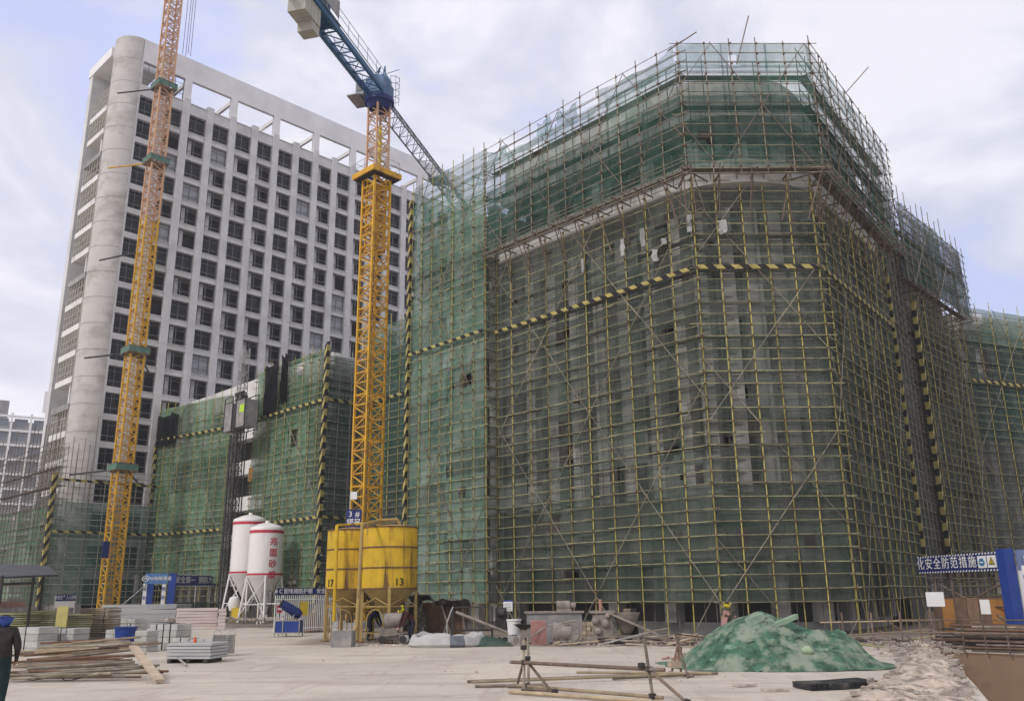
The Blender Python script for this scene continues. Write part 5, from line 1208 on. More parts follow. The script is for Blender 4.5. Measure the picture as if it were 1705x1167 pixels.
a, b = dp(222, 1074, 27), dp(268, 1116, 24); a.z = .75; b.z = .08
o = MB().bar(V(0, 0, 0), b-a, .22, .06).build('timber_plank', WOOD_P, base=(0, 0, 0)); o.location = a; tag(o, 'wide timber plank leaning down off the right end of the pipe heap', 'plank')
a, b = gp(276, 1096), gp(310, 1110); a.z = .35; b.z = .05
o = MB().tube(V(0, 0, 0), b-a, .035, 8).build('steel_pipe', P_GREY, base=(0, 0, 0)); o.location = a; tag(o, 'single pale pipe sloping down beside the flat white boards', 'pipe')
o = MB().path([gp(10+i*9, 1133)+V(0, math.sin(i*.9)*.35, .03+.04*abs(math.sin(i))) for i in range(16)], .012, 5).build('loose_cable', BLACK); tag(o, 'thin black cable curling along the front of the pipe heap', 'cable')
# shed, wall and signs at the left
sh = thing('open_shed', 'dark sheet-roofed open shed on thin posts at the left edge', 'shed', tuple(gp(40, 1050)))
r0, r1, r2_, r3 = dp(-60, 966, 40), dp(97, 959, 44), dp(80, 944, 52), dp(-60, 938, 48)
for p_ in (r0, r1, r2_, r3): p_.z = p_.z
MB().q([r0, r1, r2_, r3]).q([r3+V(0, 0, .08), r2_+V(0, 0, .08), r1+V(0, 0, .08), r0+V(0, 0, .08)]).q([r0, r0+V(0, 0, .08), r1+V(0, 0, .08), r1]).q([r1, r1+V(0, 0, .08), r2_+V(0, 0, .08), r2_]).build('roof', ROOFD, sh)
for px, d in ((4, 41), (56, 43), (-50, 41), (72, 50)):
    q = dp(px, 962, d); MB().tube(V(q.x, q.y, 0), V(q.x, q.y, q.z+.1), .06, 8).build('post', DARKM, sh)
q0, q1 = dp(-60, 968, 40.6), dp(60, 966, 43); MB().bar(q0-V(0, 0, .15), q1-V(0, 0, .1), .06, .1).build('beam', DARKM, sh)
a, b = dp(-40, 1003, 50), dp(62, 1003, 56); o = MB().prism([(a.x, a.y), (b.x, b.y), (b.x-.1, b.y+.3), (a.x-.1, a.y+.3)], 0, 1.62).build('boundary_wall', STEELG, base=(a.x, a.y, 0)); tag(o, 'low dark grey boundary wall behind the leftmost stacks', 'wall')
o = MB().prism([(a.x, a.y+.6), (b.x-1, b.y+.6), (b.x-1.1, b.y+.8), (a.x-.1, a.y+.8)], 0, 1.95).build('brick_wall', BRICKR, base=(a.x, a.y, 0)); tag(o, 'reddish brick edge showing just above the grey boundary wall', 'wall')
a, b = dp(92, 996, 72), dp(126, 996, 74); sg = thing('site_banner', 'small dark banner with white characters above the stacks at the left', 'banner', (a.x, a.y, 0)); ux_ = (b-a).normalized()
c = (a+b)/2; MB().box((c.x, c.y, a.z+.05), ((b-a).length, .06, .45), V(ux_.x, ux_.y, 0)).build('board', NAVY, sg)
for q in (a, b): MB().bar(V(q.x, q.y, 0), V(q.x, q.y, q.z+.2), .07).build('post', P_GREY, sg)
MB().box((c.x, c.y+.1, (a.z-.4)/1), ((b-a).length, .03, .5), V(ux_.x, ux_.y, 0)).build('railing_panel', WHITE, sg)
text('安全生产 人人有责', .30, V(c.x, c.y-.04, a.z+.05), V(ux_.x, ux_.y, 0), (0, 0, 1), WHITE, sg, bold=.005)

# ------------------------------------------------------------------ gates
def chevrons(mb, p, ux, L_, w=.06, step=.3, z=0):
    n = int(L_/step)
    for i in range(n): mb.box(p+ux*(step*(i+.25))+V(0, 0, 0), (step*.5, .02, w), ux)
def gate(label, posts, zt, zb, w, texts, beamtext, bsize, icon=False):
    pass
# left passage gate
G0_, G1_ = dp(284, 957, 84), dp(366, 960, 88.5); G0_.z = 0; G1_.z = 0; gz_t, gz_b = 4.05, 3.0
gu = (G1_-G0_).normalized(); gn = V(gu.y, -gu.x, 0); pf = -gn
lg = thing('passage_gate', 'blue passage gate with white lettering at the foot of the scaffold left of the silos', 'gate', tuple(G0_))
P0, P1 = dp(246, 960, 83), dp(281, 957, 83); P0.z = P1.z = 0; pu = (P1-P0).normalized()
MB().box(P1+V(.25, .3, 2.0), (.6, .7, 4.1), V(1, .3, 0)).build('pillar', BLUEP, lg)
MB().box(P0+V(.2, .3, 1.75), (.5, .5, 3.5), V(1, .3, 0)).build('pillar', BLUEP, lg)
MB().box(P0+V(-.12, -.05, 1.6), (.3, .1, 3.3), pu).build('text_panel', WHITE, lg); MB().box(P1-pu*.28+V(0, -.05, 1.6), (.3, .1, 3.3), pu).build('text_panel', WHITE, lg)
for P_, s_ in ((P0+V(-.12, -.12, 0), '安全第一'), (P1-pu*.28+V(0, -.12, 0), '预防为主')):
    for i, chh in enumerate(s_): text(chh, .34, P_+V(0, 0, 2.75-.7*i), pu, (0, 0, 1), BLUEP, lg, bold=.005)
mid = (P0+P1)/2+V(0, -.08, 3.62)
MB().box(mid+pu*-.1, ((P1-P0).length+.1, .12, .86), pu).build('header_board', mat('sky_blue_board', (.10, .2, .42), var=.1), lg)
text('7#电梯通道', .36, mid+pu*.22+V(0, -.06, 0), pu, (0, 0, 1), WHITE, lg, bold=.005)
mb = MB(); c = mid-pu*.93+V(0, -.09, 0)
for i in range(16): a0_, a1_ = 2*math.pi*i/16, 2*math.pi*(i+1)/16; mb.bar(c+pu*.24*math.cos(a0_)+V(0, 0, .24*math.sin(a0_)), c+pu*.24*math.cos(a1_)+V(0, 0, .24*math.sin(a1_)), .05)
mb.bar(c-pu*.12-V(0, 0, .1), c+V(0, 0, .13), .06).bar(c+pu*.12-V(0, 0, .1), c+V(0, 0, .13), .06); mb.build('round_emblem', WHITE, lg)
mb = MB(); mb.box((G0_+G1_)/2+gu*.3+V(0, 0, 3.5), ((G1_-G0_).length-.4, .12, 1.0), gu); mb.build('beam_board', NAVY, lg)
mb = MB()
for z in (3.04, 3.96): chevrons(mb, G0_+gu*.5+gn*.08+V(0, 0, z), gu, (G1_-G0_).length-.6, .07, .34)
mb.build('stripe_edging', WHITE, lg)
text('安全第一  预防为主', .62, (G0_+G1_)/2+gu*.1+gn*.06+V(0, 0, 3.5), gu, (0, 0, 1), WHITE, lg, bold=.005)
for q in (.55, .97): p = G0_.lerp(G1_, q)-gn*.2; MB().bar(p, p+V(0, 0, 3.0), .1).build('post', P_GREY, lg)
MB().tube(dp(200, 1010, 80), dp(243, 973, 83), .04, 6).build('stay_pole', P_GREY, lg)
MB().box((G0_+G1_)/2+V(0, .5, .9), ((G1_-G0_).length, .06, 1.5), gu).build('rear_screen', NET_OP, lg)
# right gate
Q0, Q1 = dp(1530, 940, 48.6), dp(1682, 936, 43.6); Q0.z = Q1.z = 0; qu = (Q1-Q0).normalized(); qn = V(qu.y, -qu.x, 0)
rg = thing('passage_gate', 'navy gate beam with large white characters and a blue pillar at the right edge', 'gate', tuple(Q1))
zt_, zb_ = 3.52, 2.72; Lq = (Q1-Q0).length
MB().box((Q0+Q1)/2+V(0, 0, (zt_+zb_)/2), (Lq, .14, zt_-zb_), qu).build('beam_board', NAVY, rg)
mb = MB()
for z in (zb_+.04, zt_-.04):
    n = int(Lq/.2)
    for i in range(n): p = Q0+qu*(.2*i+.05)+qn*.08+V(0, 0, z); mb.q([p-V(0, 0, .035), p+qu*.09-V(0, 0, .035), p+qu*.14+V(0, 0, .035), p+qu*.05+V(0, 0, .035)])
mb.build('stripe_edging', WHITE, rg, kind=None)
tc_ = '化安全防范措施'
for i, chh in enumerate(tc_):
    p = Q0+qu*(.28+i*.62)+qn*.075+V(0, 0, 3.12); text(chh, .56, p, qu, (0, 0, 1), WHITE, rg, bold=.0)
p = Q0+qu*(.28+7*.62+.02)+qn*.085+V(0, 0, 3.12)
for k in range(2):
    c = p+qu*.62*k; MB().box(c, (.54, .03, .52), qu).build('pictogram_plate', WHITE, rg); c = c+qn*.03
    if k == 0:
        mb = MB(); mb.box(c+V(0, 0, -.02), (.36, .015, .16), qu); mb.box(c+V(0, 0, .1), (.22, .015, .1), qu); mb.box(c-V(0, 0, .13), (.26, .015, .06), qu); mb.build('pictogram', mat('pictogram_blue', (.03, .16, .32), var=.1), rg)
        MB().box(c+V(0, 0, -.02)+qn*.012, (.24, .01, .05), qu).build('pictogram', WHITE, rg)
    else:
        mb = MB(); mb.q([c-qu*.2-V(0, 0, .13), c+qu*.2-V(0, 0, .13), c+V(0, 0, .2)]); mb.build('pictogram', BLACK, rg); c2 = c+qn*.01
        mb = MB(); mb.q([c2-qu*.15-V(0, 0, .10), c2+qu*.15-V(0, 0, .10), c2+V(0, 0, .15)]); mb.build('pictogram', YEL, rg); mb = MB(); mb.box(c2+qn*.01+V(0, 0, .02), (.03, .01, .12), qu).box(c2+qn*.01-V(0, 0, .07), (.03, .01, .03), qu); mb.build('pictogram', BLACK, rg)
pc = dp(1698, 1058, 43.2); pc.z = 0
MB().box(pc+V(.05, .25, 1.8), (.5, .45, 3.6), V(1, .25, 0)).build('pillar', BLUEP, rg)
MB().box(pc+V(.62, .15, 1.45), (.3, .3, 2.9), V(1, .25, 0)).build('text_panel', WHITE, rg)
MB().box(pc+V(1.5, .3, 3.15), (2.2, .16, .8), V(1, .25, 0)).build('header_board', mat('grey_blue_board', (.16, .2, .34), var=.1), rg)
text('8#电梯通道', .46, pc+V(1.75, .22, 3.15), V(1, .25, 0), (0, 0, 1), WHITE, rg, bold=.005)
for i, chh in enumerate('预防为主'): text(chh, .26, pc+V(.62, -.02, 2.4-.55*i), V(1, .25, 0), (0, 0, 1), BLUEP, rg, bold=.005)
mb = MB(); c = pc+V(.92, .0, 3.15); eu = V(1, .25, 0).normalized()
for i in range(16): a0_, a1_ = 2*math.pi*i/16, 2*math.pi*(i+1)/16; mb.bar(c+eu*.22*math.cos(a0_)+V(0, 0, .22*math.sin(a0_)), c+eu*.22*math.cos(a1_)+V(0, 0, .22*math.sin(a1_)), .05)
mb.bar(c-eu*.1-V(0, 0, .1), c+V(0, 0, .12), .05).bar(c+eu*.1-V(0, 0, .1), c+V(0, 0, .12), .05); mb.build('round_emblem', WHITE, rg)
# steel props and braces under the right beam
mb = MB()
for f_ in (.1, .3, .97):
    p = Q0.lerp(Q1, f_)-qn*.3; MB().tube(p, p+V(0, 0, 3.0), .04, 6).build('post', P_RUST, rg)
a, b = Q0-qn*.4, Q1-qn*.4
for z0, z1 in ((2.5, .2), (.5, 2.6)): MB().tube(a+V(0, 0, z0), b+V(0, 0, z1), .035, 6).build('cross_brace', P_RUST, rg)
for z in (1.2, 2.3): MB().tube(a+V(0, 0, z), b+V(0, 0, z), .035, 6).build('cross_rail', P_RUST, rg)
# hoarding with orange doors
h0, h1 = dp(1560, 1055, 46.5), dp(1720, 1055, 44.8); h0.z = h1.z = 0; hu = (h1-h0).normalized()
hd_ = thing('plywood_hoarding', 'brown plywood hoarding with two orange doors under the right gate beam', 'hoarding', tuple(h0)); Lh = (h1-h0).length
n = 8
for i in range(n): MB().box(h0+hu*(Lh*(i+.5)/n)+V(0, 0, .8), (Lh/n-.02, .05, 1.6), hu).build('board', WOOD, hd_)
for f_ in (.16, .68): MB().box(h0+hu*Lh*f_+V(0, -.06, .8), (.55, .05, 1.45), hu).build('door', ORANGE, hd_)
MB().box(h0+hu*Lh*.56+V(0, -.06, 1.2), (.42, .04, .62), hu).build('notice_plate', WHITE, hd_)
p0_, p1_ = dp(1547, 1012, 44.5), dp(1571, 1009, 44.5); c = (p0_+p1_)/2
wb_ = thing('white_board', 'blank white board fixed to the scaffold foot left of the plywood hoarding', 'board', (c.x, c.y, 0)); MB().box((c.x, c.y, 1.55), (.76, .05, .62), (1, -.1, 0)).build('panel', WHITE, wb_); MB().bar(V(c.x-.3, c.y+.06, 0), V(c.x-.3, c.y+.06, 1.9), .05).build('post', P_RUST, wb_)
# racked pipes beyond the pit
rk0, rk1 = dp(1572, 1076, 33.5), dp(1760, 1079, 32.5); rk0.z = rk1.z = 0; ru = (rk1-rk0).normalized(); rn_ = V(-ru.y, ru.x, 0); Lr = (rk1-rk0).length
GPR = 'pipes stacked on the far side of the pit'
rr = random.Random(5)
for k in range(46):
    row = k//7; c = rk0+ru*(Lr*rr.uniform(.25, .7))+rn_*(rr.uniform(.2, 1.6)); L_ = rr.uniform(2.4, 3.6); d = (ru+rn_*rr.uniform(-.05, .05)).normalized()
    o = MB().tube(-d*L_/2, d*L_/2, .035, 8).build('steel_pipe', rr.choice((P_RUST, RUST, DARKM, P_RUST, P_BR)), base=(0, 0, 0)); o.location = c+V(0, 0, .1+row*.11+rr.uniform(0, .05)); tag(o, 'long rusty pipe in the low stack on the far side of the pit', 'pipe', GPR)
rl_ = thing('pipe_railing', 'low pipe guard rail along the far rim of the brown pit', 'railing', tuple(rk0))
for k in range(6): p = rk0+ru*(Lr*k/5)-rn_*.25-ru*.6; MB().tube(p, p+V(0, 0, 1.05), .028, 6).build('post', P_RUST, rl_)
for z in (.15, .6, 1.0): MB().tube(rk0-ru*1.4-rn_*.28+V(0, 0, z), rk1-rn_*.28+V(0, 0, z+.03), .02, 6).build('rail', P_RUST, rl_)

# ------------------------------------------------------------------ mid ground: fence, fog cannon
F0, F1 = gp(455, 1056), gp(560, 1048); F0 = dp(455, 1056, 52); F1 = dp(562, 1048, 54); F0.z = F1.z = 0; fu = (F1-F0).normalized(); Lf = (F1-F0).length
fe = thing('picket_fence', 'white steel picket fence under a navy banner between the white and yellow silos', 'fence', tuple(F0)); fn = V(fu.y, -fu.x, 0)
n = 34; me = MB().box((0, 0, 0), (.035, .03, 1.95)).build('picket', WHITE, fe, local=True); me.location = (0, 0, 1.1); pm_ = me.data
for i in range(1, n): q = fu*(Lf*i/(n-1)); inst('picket', pm_, fe, (q.x, q.y, 1.1), (0, 0, math.atan2(fu.y, fu.x)))
for z in (.3, 1.85): MB().bar(F0+V(0, 0, z), F1+V(0, 0, z), .045).build('rail', WHITE, fe)
MB().box((F0+F1)/2+V(0, 0, 2.28), (Lf, .05, .36), fu).build('banner', NAVY, fe)
text('8 C 配电箱防护棚   安全用电 人', .3, (F0+F1)/2+fn*.03+V(0, 0, 2.28), fu, (0, 0, 1), WHITE, fe, bold=.005)
for f_, m, zz, w_, h_ in ((.07, RED, 1.35, .34, .4), (.125, WHITE, 1.3, .24, .62), (.44, YEL, 1.35, .5, .75)): MB().box(F0+fu*Lf*f_+fn*.05+V(0, 0, zz), (w_, .02, h_), fu).build('notice_plate', m, fe)
MB().box(F0+fu*Lf*.07+fn*.065+V(0, 0, 1.35), (.26, .01, .1), fu).build('lettering_bar', WHITE, fe)
mb = MB(); cc = F0+fu*Lf*.125+fn*.07+V(0, 0, 1.36); mb.q([cc-fu*.08-V(0, 0, .1), cc+fu*.08-V(0, 0, .1), cc+V(0, 0, .08)]); mb.build('pictogram', BLACK, fe)
for i, (f_, hh) in enumerate(((.58, 1.2), (.66, 1.1), (.72, 1.0), (.79, .95), (.86, 1.25), (.93, .8))):
    c = F0+fu*Lf*f_-fn*.5; o = MB().box((c.x, c.y, hh/2), (.45, .05, hh), fu).build('wood_sheet', (WOOD_P, ORANGE, WOOD_P, WOOD, WOOD_P, WOOD_P)[i], base=(c.x, c.y, 0)); tag(o, ('tan', 'orange-brown', 'short tan', 'dark brown', 'tallest tan', 'lowest tan')[i]+' wood sheet propped behind the white picket fence', 'wood sheet')
c = dp(487, 1052, 49); c.z = 0
fc = thing('fog_cannon', 'dark blue fog cannon tilted up on a blue water box beside the picket fence', 'fog cannon', tuple(c))
MB().box(c+V(-.2, 0, .5), (1.25, .8, .55)).build('water_box', BLUEP, fc)
mb = MB()
for x in (-.83, -.42, .43):
    for y in (-.41, .41): mb.bar(c+V(x, y, 0), c+V(x, y, .82), .05)
for z in (.2, .8):
    for y in (-.41, .41): mb.bar(c+V(-.83, y, z), c+V(.43, y, z), .045)
mb.build('box_frame', P_GREY, fc)
d = V(-.62, -.25, .42).normalized(); b0 = c+V(.2, 0, 1.15)
mb = MB(); mb.tube(b0, b0+d*.75, .26, 20, .23); mb.tube(b0+d*.75, b0+d*.98, .23, 20, .20); mb.tube(b0-d*.22, b0, .18, 20, .26); mb.build('cannon_barrel', NAVY, fc, smooth=True)
mb = MB(); mb.tube(b0+d*.97, b0+d*1.03, .21, 20); mb.build('nozzle_ring', BLACK, fc); MB().tube(b0+d*1.0, b0+d*1.035, .15, 16).build('fan_mouth', DARKM, fc)
mb = MB(); mb.bar(c+V(0, -.2, .8), b0+V(-.1, -.24, -.05), .06).bar(c+V(0, .2, .8), b0+V(-.1, .24, -.05), .06).box(c+V(0, 0, .84), (.4, .5, .06)); mb.build('yoke', STEELG, fc)

# ------------------------------------------------------------------ under and beside the yellow silos
c = dp(571, 1072, 38.5); c.z = 0
o = MB().prism([(c.x-.45, c.y-.3), (c.x+.4, c.y-.35), (c.x+.45, c.y+.4), (c.x-.4, c.y+.4)], 0, .62).build('cement_box', STEELG, base=tuple(c)); tag(o, 'grey open-topped steel box between the two yellow silos feet', 'box')
c = dp(655, 1066, 40.3); c.z = 0
mxr = thing('concrete_mixer', 'dusty concrete mixer with wheels under the right yellow silo', 'mixer', tuple(c))
MB().tube(c+V(-.35, 0, .9), c+V(.45, -.1, 1.0), .36, 18, .28).tube(c+V(.45, -.1, 1.0), c+V(.75, -.12, 1.05), .28, 18, .16).build('drum', DUSTY, mxr, smooth=True)
MB().box(c+V(-.2, .1, .4), (.8, .6, .5)).build('motor_housing', DUSTY, mxr)
for x in (-.45, .45): MB().tube(c+V(x, -.36, .16), c+V(x, -.28, .16), .16, 16).build('wheel', DARKM, mxr)
mb = MB(); mb.bar(c+V(-.6, -.3, .3), c+V(.8, -.3, .45), .07).bar(c+V(-.6, .3, .3), c+V(.8, .3, .45), .07).bar(c+V(.7, 0, .4), c+V(1.1, -.4, .1), .06); mb.build('chassis', DUSTY, mxr)
for i, (px, lb) in enumerate(((665, 'left'), (677, 'right'))):
    c = dp(px, 1064, 40.4); bk = thing('bucket', lb+' white plastic bucket on the ground by the mixer under silo 13', 'bucket', (c.x, c.y, 0), group='white buckets under the silo'); MB().lathe((0, 0, 0), [(0, .02), (.13, .02), (.16, .32), (.15, .32), (.12, .06), (0, .06)], 18).build('pail', WHITE, bk, local=True, smooth=True)
MB_ = None
for i, (px, py, an) in enumerate(((640, 1062, 15), (600, 1066, 80))): pass
# camouflage tarp heap and shelter right of the silos
def heap(name, label, cat, c, rx, ry, h, m, seed=1, nx=26, ny=18, rough=.12, mi=None):
    mb = MB(); g = []
    for i in range(nx+1):
        row = []
        for j in range(ny+1):
            u, v = i/nx*2-1, j/ny*2-1; r_ = math.sqrt(u*u+v*v); q = V(c.x+u*rx, c.y+v*ry, 0)
            base = max(0, 1-r_**1.6)**.8*h; z = base+min(1, base*4)*rough*(noise.noise(V(u*3+seed, v*3, seed))+.6*noise.noise(V(u*8, v*8+seed, 1))); row.append(V(q.x, q.y, max(-.02, z)))
        g.append(row)
    for i in range(nx):
        for j in range(ny): mb.q([g[i][j], g[i+1][j], g[i+1][j+1], g[i][j+1]])
    o = mb.build(name, m, base=tuple(c), smooth=True); return tag(o, label, cat)
c = dp(692, 1068, 42.5); c.z = 0
heap('camouflage_tarp', 'crumpled camouflage tarpaulin hung over gear right of silo 13', 'tarpaulin', c, .65, .6, 2.1, CAMO, 3, rough=.35)
c = dp(722, 1060, 42.5); c.z = 0
shd = thing('tool_shelter', 'dusty tool shelter with a ragged dark cover behind the white water bag', 'shelter', tuple(c))
MB().box(c+V(.2, .5, .85), (2.6, .1, 1.6), (1, -.3, 0)).build('back_board', WOOD, shd)
mb = MB(); g = []
for i in range(15):
    row = []
    for j in range(6): u, v = i/14, j/5; row.append(c+V(-1.2+2.9*u, -.5+1.2*v-u*.6, 1.75+.22*noise.noise(V(u*6, v*4, 2))-.25*v+(.25 if u < .4 else 0)))
    g.append(row)
for i in range(14):
    for j in range(5): mb.q([g[i][j], g[i+1][j], g[i+1][j+1], g[i][j+1]])
mb.build('ragged_cover', mat('ragged_grey_sacking', (.10, .095, .085), var=.5, scale=4), shd, smooth=False)
for x0, x1 in ((-.9, -.5), (-.3, -.9), (.9, .3), (.4, 1.0), (1.5, 1.3)): MB().tube(c+V(x0, -.5, 0), c+V(x1, -.3, 1.75), .045, 6).build('prop', DUSTY, shd)
# white collapsible water bag
c = gp(741, 1078); c = V(c.x, c.y+1.0, 0)
wbg = thing('water_bag', 'round off-white collapsible water tank with slumped rim and a dark patch', 'water tank', tuple(c))
def ringbag(mb, mi=0):
    n = 48; prof = [(1.0, 0), (1.06, .1), (1.0, .3), (.95, .43), (.90, .46), (.84, .40), (.80, .15)]
    k = len(mb.v)
    for (r_, z) in prof:
        for i in range(n):
            t_ = 2*math.pi*i/n; wv = 1+.025*math.sin(5*t_+1)+.015*noise.noise(V(math.cos(t_)*3, math.sin(t_)*3, z*3)); mb.v.append((c.x+1.5*r_*wv*math.cos(t_), c.y+1.15*r_*wv*math.sin(t_), z*(1+.16*math.sin(3*t_+.5)+.08*math.sin(11*t_))))
    for j in range(len(prof)-1):
        for i in range(n):
            i2 = (i+1) % n; mb.f.append((k+j*n+i, k+j*n+i2, k+(j+1)*n+i2, k+(j+1)*n+i)); mb.m.append(1 if 37 <= i < 40 and j < 4 else 0)
mb = MB(); ringbag(mb); mb.build('tank_wall', [TARP_W, mat('slate_blue_patch', (.13, .135, .15), var=.3)], wbg, smooth=True)
MB().lathe(c+V(0, 0, .22), [(0, 0), (1.0, 0)], 30).build('water_surface', mat('murky_water', (.16, .16, .17), rough=.1, var=.2), wbg)
o = MB().path([c+V(0, .1, .3), c+V(-.02, .1, .9), c+V(.1, .15, 1.25), c+V(.2, .4, 1.5)], .022, 8).build('filling_hose', TARP_W, wbg)
# steel frame rack
c = dp(786, 1060, 41); c.z = 0
rk = thing('steel_frame_rack', 'dark steel frame rack with a slanting pipe chute right of the water tank', 'rack', tuple(c))
for x in (-.9, .9):
    for y in (-.3, .5): MB().bar(c+V(x, y, 0), c+V(x, y, 1.45), .06).build('post', DARKM, rk)
for z in (.45, 1.45):
    for y in (-.3, .5): MB().bar(c+V(-.9, y, z), c+V(.9, y, z), .05).build('rail', DARKM, rk)
MB().box(c+V(1.3, .3, .95), (.5, .6, .9)).tube(c+V(1.2, -.05, 1.2), c+V(1.5, -.1, 1.2), .18, 12).build('engine', DARKM, rk); MB().tube(c+V(-.7, -.5, 1.25), c+V(1.9, -.9, .25), .07, 8).build('chute_pipe', DUSTY, rk)
c = gp(813, 1076); c.z = 0; heap('green_net_heap', 'small crumpled dark green net heap beside the white water tank', 'net heap', V(c.x, c.y+.3, 0), 1.0, .5, .34, NET_OP, 5, rough=.14)
# notice board, bin, barrow things
c = dp(846, 1040, 42); c.z = 0
nb = thing('notice_board', 'white notice board with blue header on a thin post by the scaffold', 'notice board', tuple(c)); MB().box(c+V(0, 0, 1.45), (.42, .03, .42)).build('panel', WHITE, nb); MB().box(c+V(0, 0, 1.69), (.42, .035, .06)).build('header', BLUEP, nb); MB().bar(c+V(0, .04, 0), c+V(0, .04, 1.4), .03).build('post', P_GREY, nb)
for k in range(4): MB().box(c+V(0, -.02, 1.56-.08*k), (.32, .006, .02)).build('text_line', STEELG, nb)
c = dp(856, 1066, 40); c.z = 0
bn = thing('white_bin', 'white flared plastic bin standing on the dirt below the notice board', 'bin', tuple(c)); MB().lathe((0, 0, 0), [(0, .3), (.26, .3), (.31, .86), (.34, .87), (.34, .93), (.29, .93), (.25, .4), (0, .4)], 20).build('body', WHITE, bn, smooth=True, local=True); MB().box((0, 0, .15), (.55, .4, .3)).build('base_block', TARP_W, bn, local=True)
c = dp(877, 1062, 38.5); c.z = 0
wbw = thing('wheelbarrow', 'dark shallow wheelbarrow tray tipped beside the white bin', 'wheelbarrow', tuple(c)); MB().lathe(c+V(0, 0, .55), [(0, 0), (.28, .02), (.55, .22), (.5, .22), (.25, .06), (0, .05)], 14).build('tray', DARKM, wbw); MB().bar(c+V(-.3, 0, .55), c+V(.9, -.2, .75), .04).bar(c+V(-.3, .2, .55), c+V(.9, .1, .75), .04).build('handle', DUSTY, wbw); MB().tube(c+V(-.45, .02, .13), c+V(-.45, .1, .13), .13, 14).build('wheel', DUSTY, wbw); MB().bar(c+V(.2, .1, 0), c+V(.15, .1, .6), .04).build('stand', DUSTY, wbw)
c = dp(905, 1068, 38); c.z = 0
gb = thing('generator_box', 'large grey cement-dusted steel box with a motor on top, left of the spoked wheel', 'machine', tuple(c))
MB().box(c+V(.5, .6, .62), (2.3, 1.0, 1.15), (1, -.05, 0)).build('housing', STEELG, gb); MB().box(c+V(.5, .6, 1.24), (2.5, 1.15, .07), (1, -.05, 0)).build('top_plate', DUSTY, gb)
MB().tube(c+V(.6, .5, 1.5), c+V(1.15, .5, 1.5), .2, 14).tube(c+V(1.15, .5, 1.5), c+V(1.4, .5, 1.5), .12, 10).box(c+V(.9, .5, 1.32), (.6, .4, .1)).build('motor', DUSTY, gb, smooth=False)
c = dp(897, 1072, 37); c.z = 0
o = MB().box(c+V(0, 0, .48), (.62, .05, 1.0), V(1, -.1, 0), V(.1, .9, .35)).build('pink_panel', PINKB, base=tuple(c)); tag(o, 'dusty pink panel leaning against the grey steel box', 'panel')
def spoked_wheel(t, c, r, n=10, name='spoked_wheel'):
    mb = MB(); seg = 20
    for i in range(seg): a0_, a1_ = 2*math.pi*i/seg, 2*math.pi*(i+1)/seg; mb.bar(c+V(math.cos(a0_), 0, math.sin(a0_))*r, c+V(math.cos(a1_), 0, math.sin(a1_))*r, .045)
    for i in range(n): a = 2*math.pi*i/n; mb.bar(c, c+V(math.cos(a), 0, math.sin(a))*r, .018)
    mb.tube(c-V(0, .05, 0), c+V(0, .05, 0), .05, 10); mb.build(name, DUSTY, t)
c = dp(948, 1075, 36.5); c.z = 0
ct = thing('hand_cart', 'cement-caked two-wheeled hand cart with large spoked wheels in front of the block pile', 'hand cart', tuple(c))
spoked_wheel(ct, c+V(.05, -.25, .44), .42); spoked_wheel(ct, c+V(.05, .55, .44), .42)
MB().tube(c+V(-.65, -.05, .55), c+V(.05, -.05, .5), .36, 16, .3).build('tub', DUSTY, ct, smooth=True)
for y in (-.15, .45): MB().path([c+V(-1.5, y, .35), c+V(-.9, y, .75), c+V(.3, y, .95)], .025, 6).build('handle', DUSTY, ct)
stack('block_pile', 'tan concrete block pile between the hand cart and the pump', 'block pile', 962, 992, 1036, 1064, WOOD_P, 4, .8, .06, 'block', cols=4, seed=31, jit=.015)
c = dp(1000, 1070, 37.5); c.z = 0
pmp = thing('plaster_pump', 'cement-crusted mortar pump with red-topped stem and a long chute right of the block pile', 'pump', tuple(c))
MB().box(c+V(.1, 0, .7), (.75, .55, .9)).box(c+V(.1, -.05, 1.25), (1.0, .6, .1)).build('pump_body', DUSTY, pmp); MB().tube(c+V(.05, 0, 1.3), c+V(.05, 0, 1.75), .07, 10).build('red_stem', BRICKR, pmp)
for i, (x, z, r_) in enumerate(((-.2, .9, .16), (.2, .8, .18), (-.1, .5, .15), (.3, 1.1, .12))): MB().sphere(c+V(x, -.3, z), r_, 10, 6).build('valve', DUSTY, pmp, smooth=True)
MB().lathe(c+V(1.1, .1, 0), [(.1, .35), (.25, .45), (.55, 1.15), (.58, 1.2), (.52, 1.2), (.2, .5)], 20).build('hopper', DUSTY, pmp, smooth=True)
MB().bar(c+V(.4, -.3, 1.2), c+V(2.4, -.7, .3), .3, .08).build('chute', DUSTY, pmp)
for x in (-.3, .45, 1.4): MB().tube(c+V(x, -.4, .2), c+V(x, -.3, .2), .15, 14).build('wheel', DUSTY, pmp)
mb = MB(); mb.bar(c+V(-.5, -.2, .3), c+V(1.7, -.2, .3), .08).bar(c+V(-.5, .3, .3), c+V(1.7, .3, .3), .08).bar(c+V(-.5, -.3, .05), c+V(-.9, -.4, .05), .3); mb.build('chassis', DUSTY, pmp)
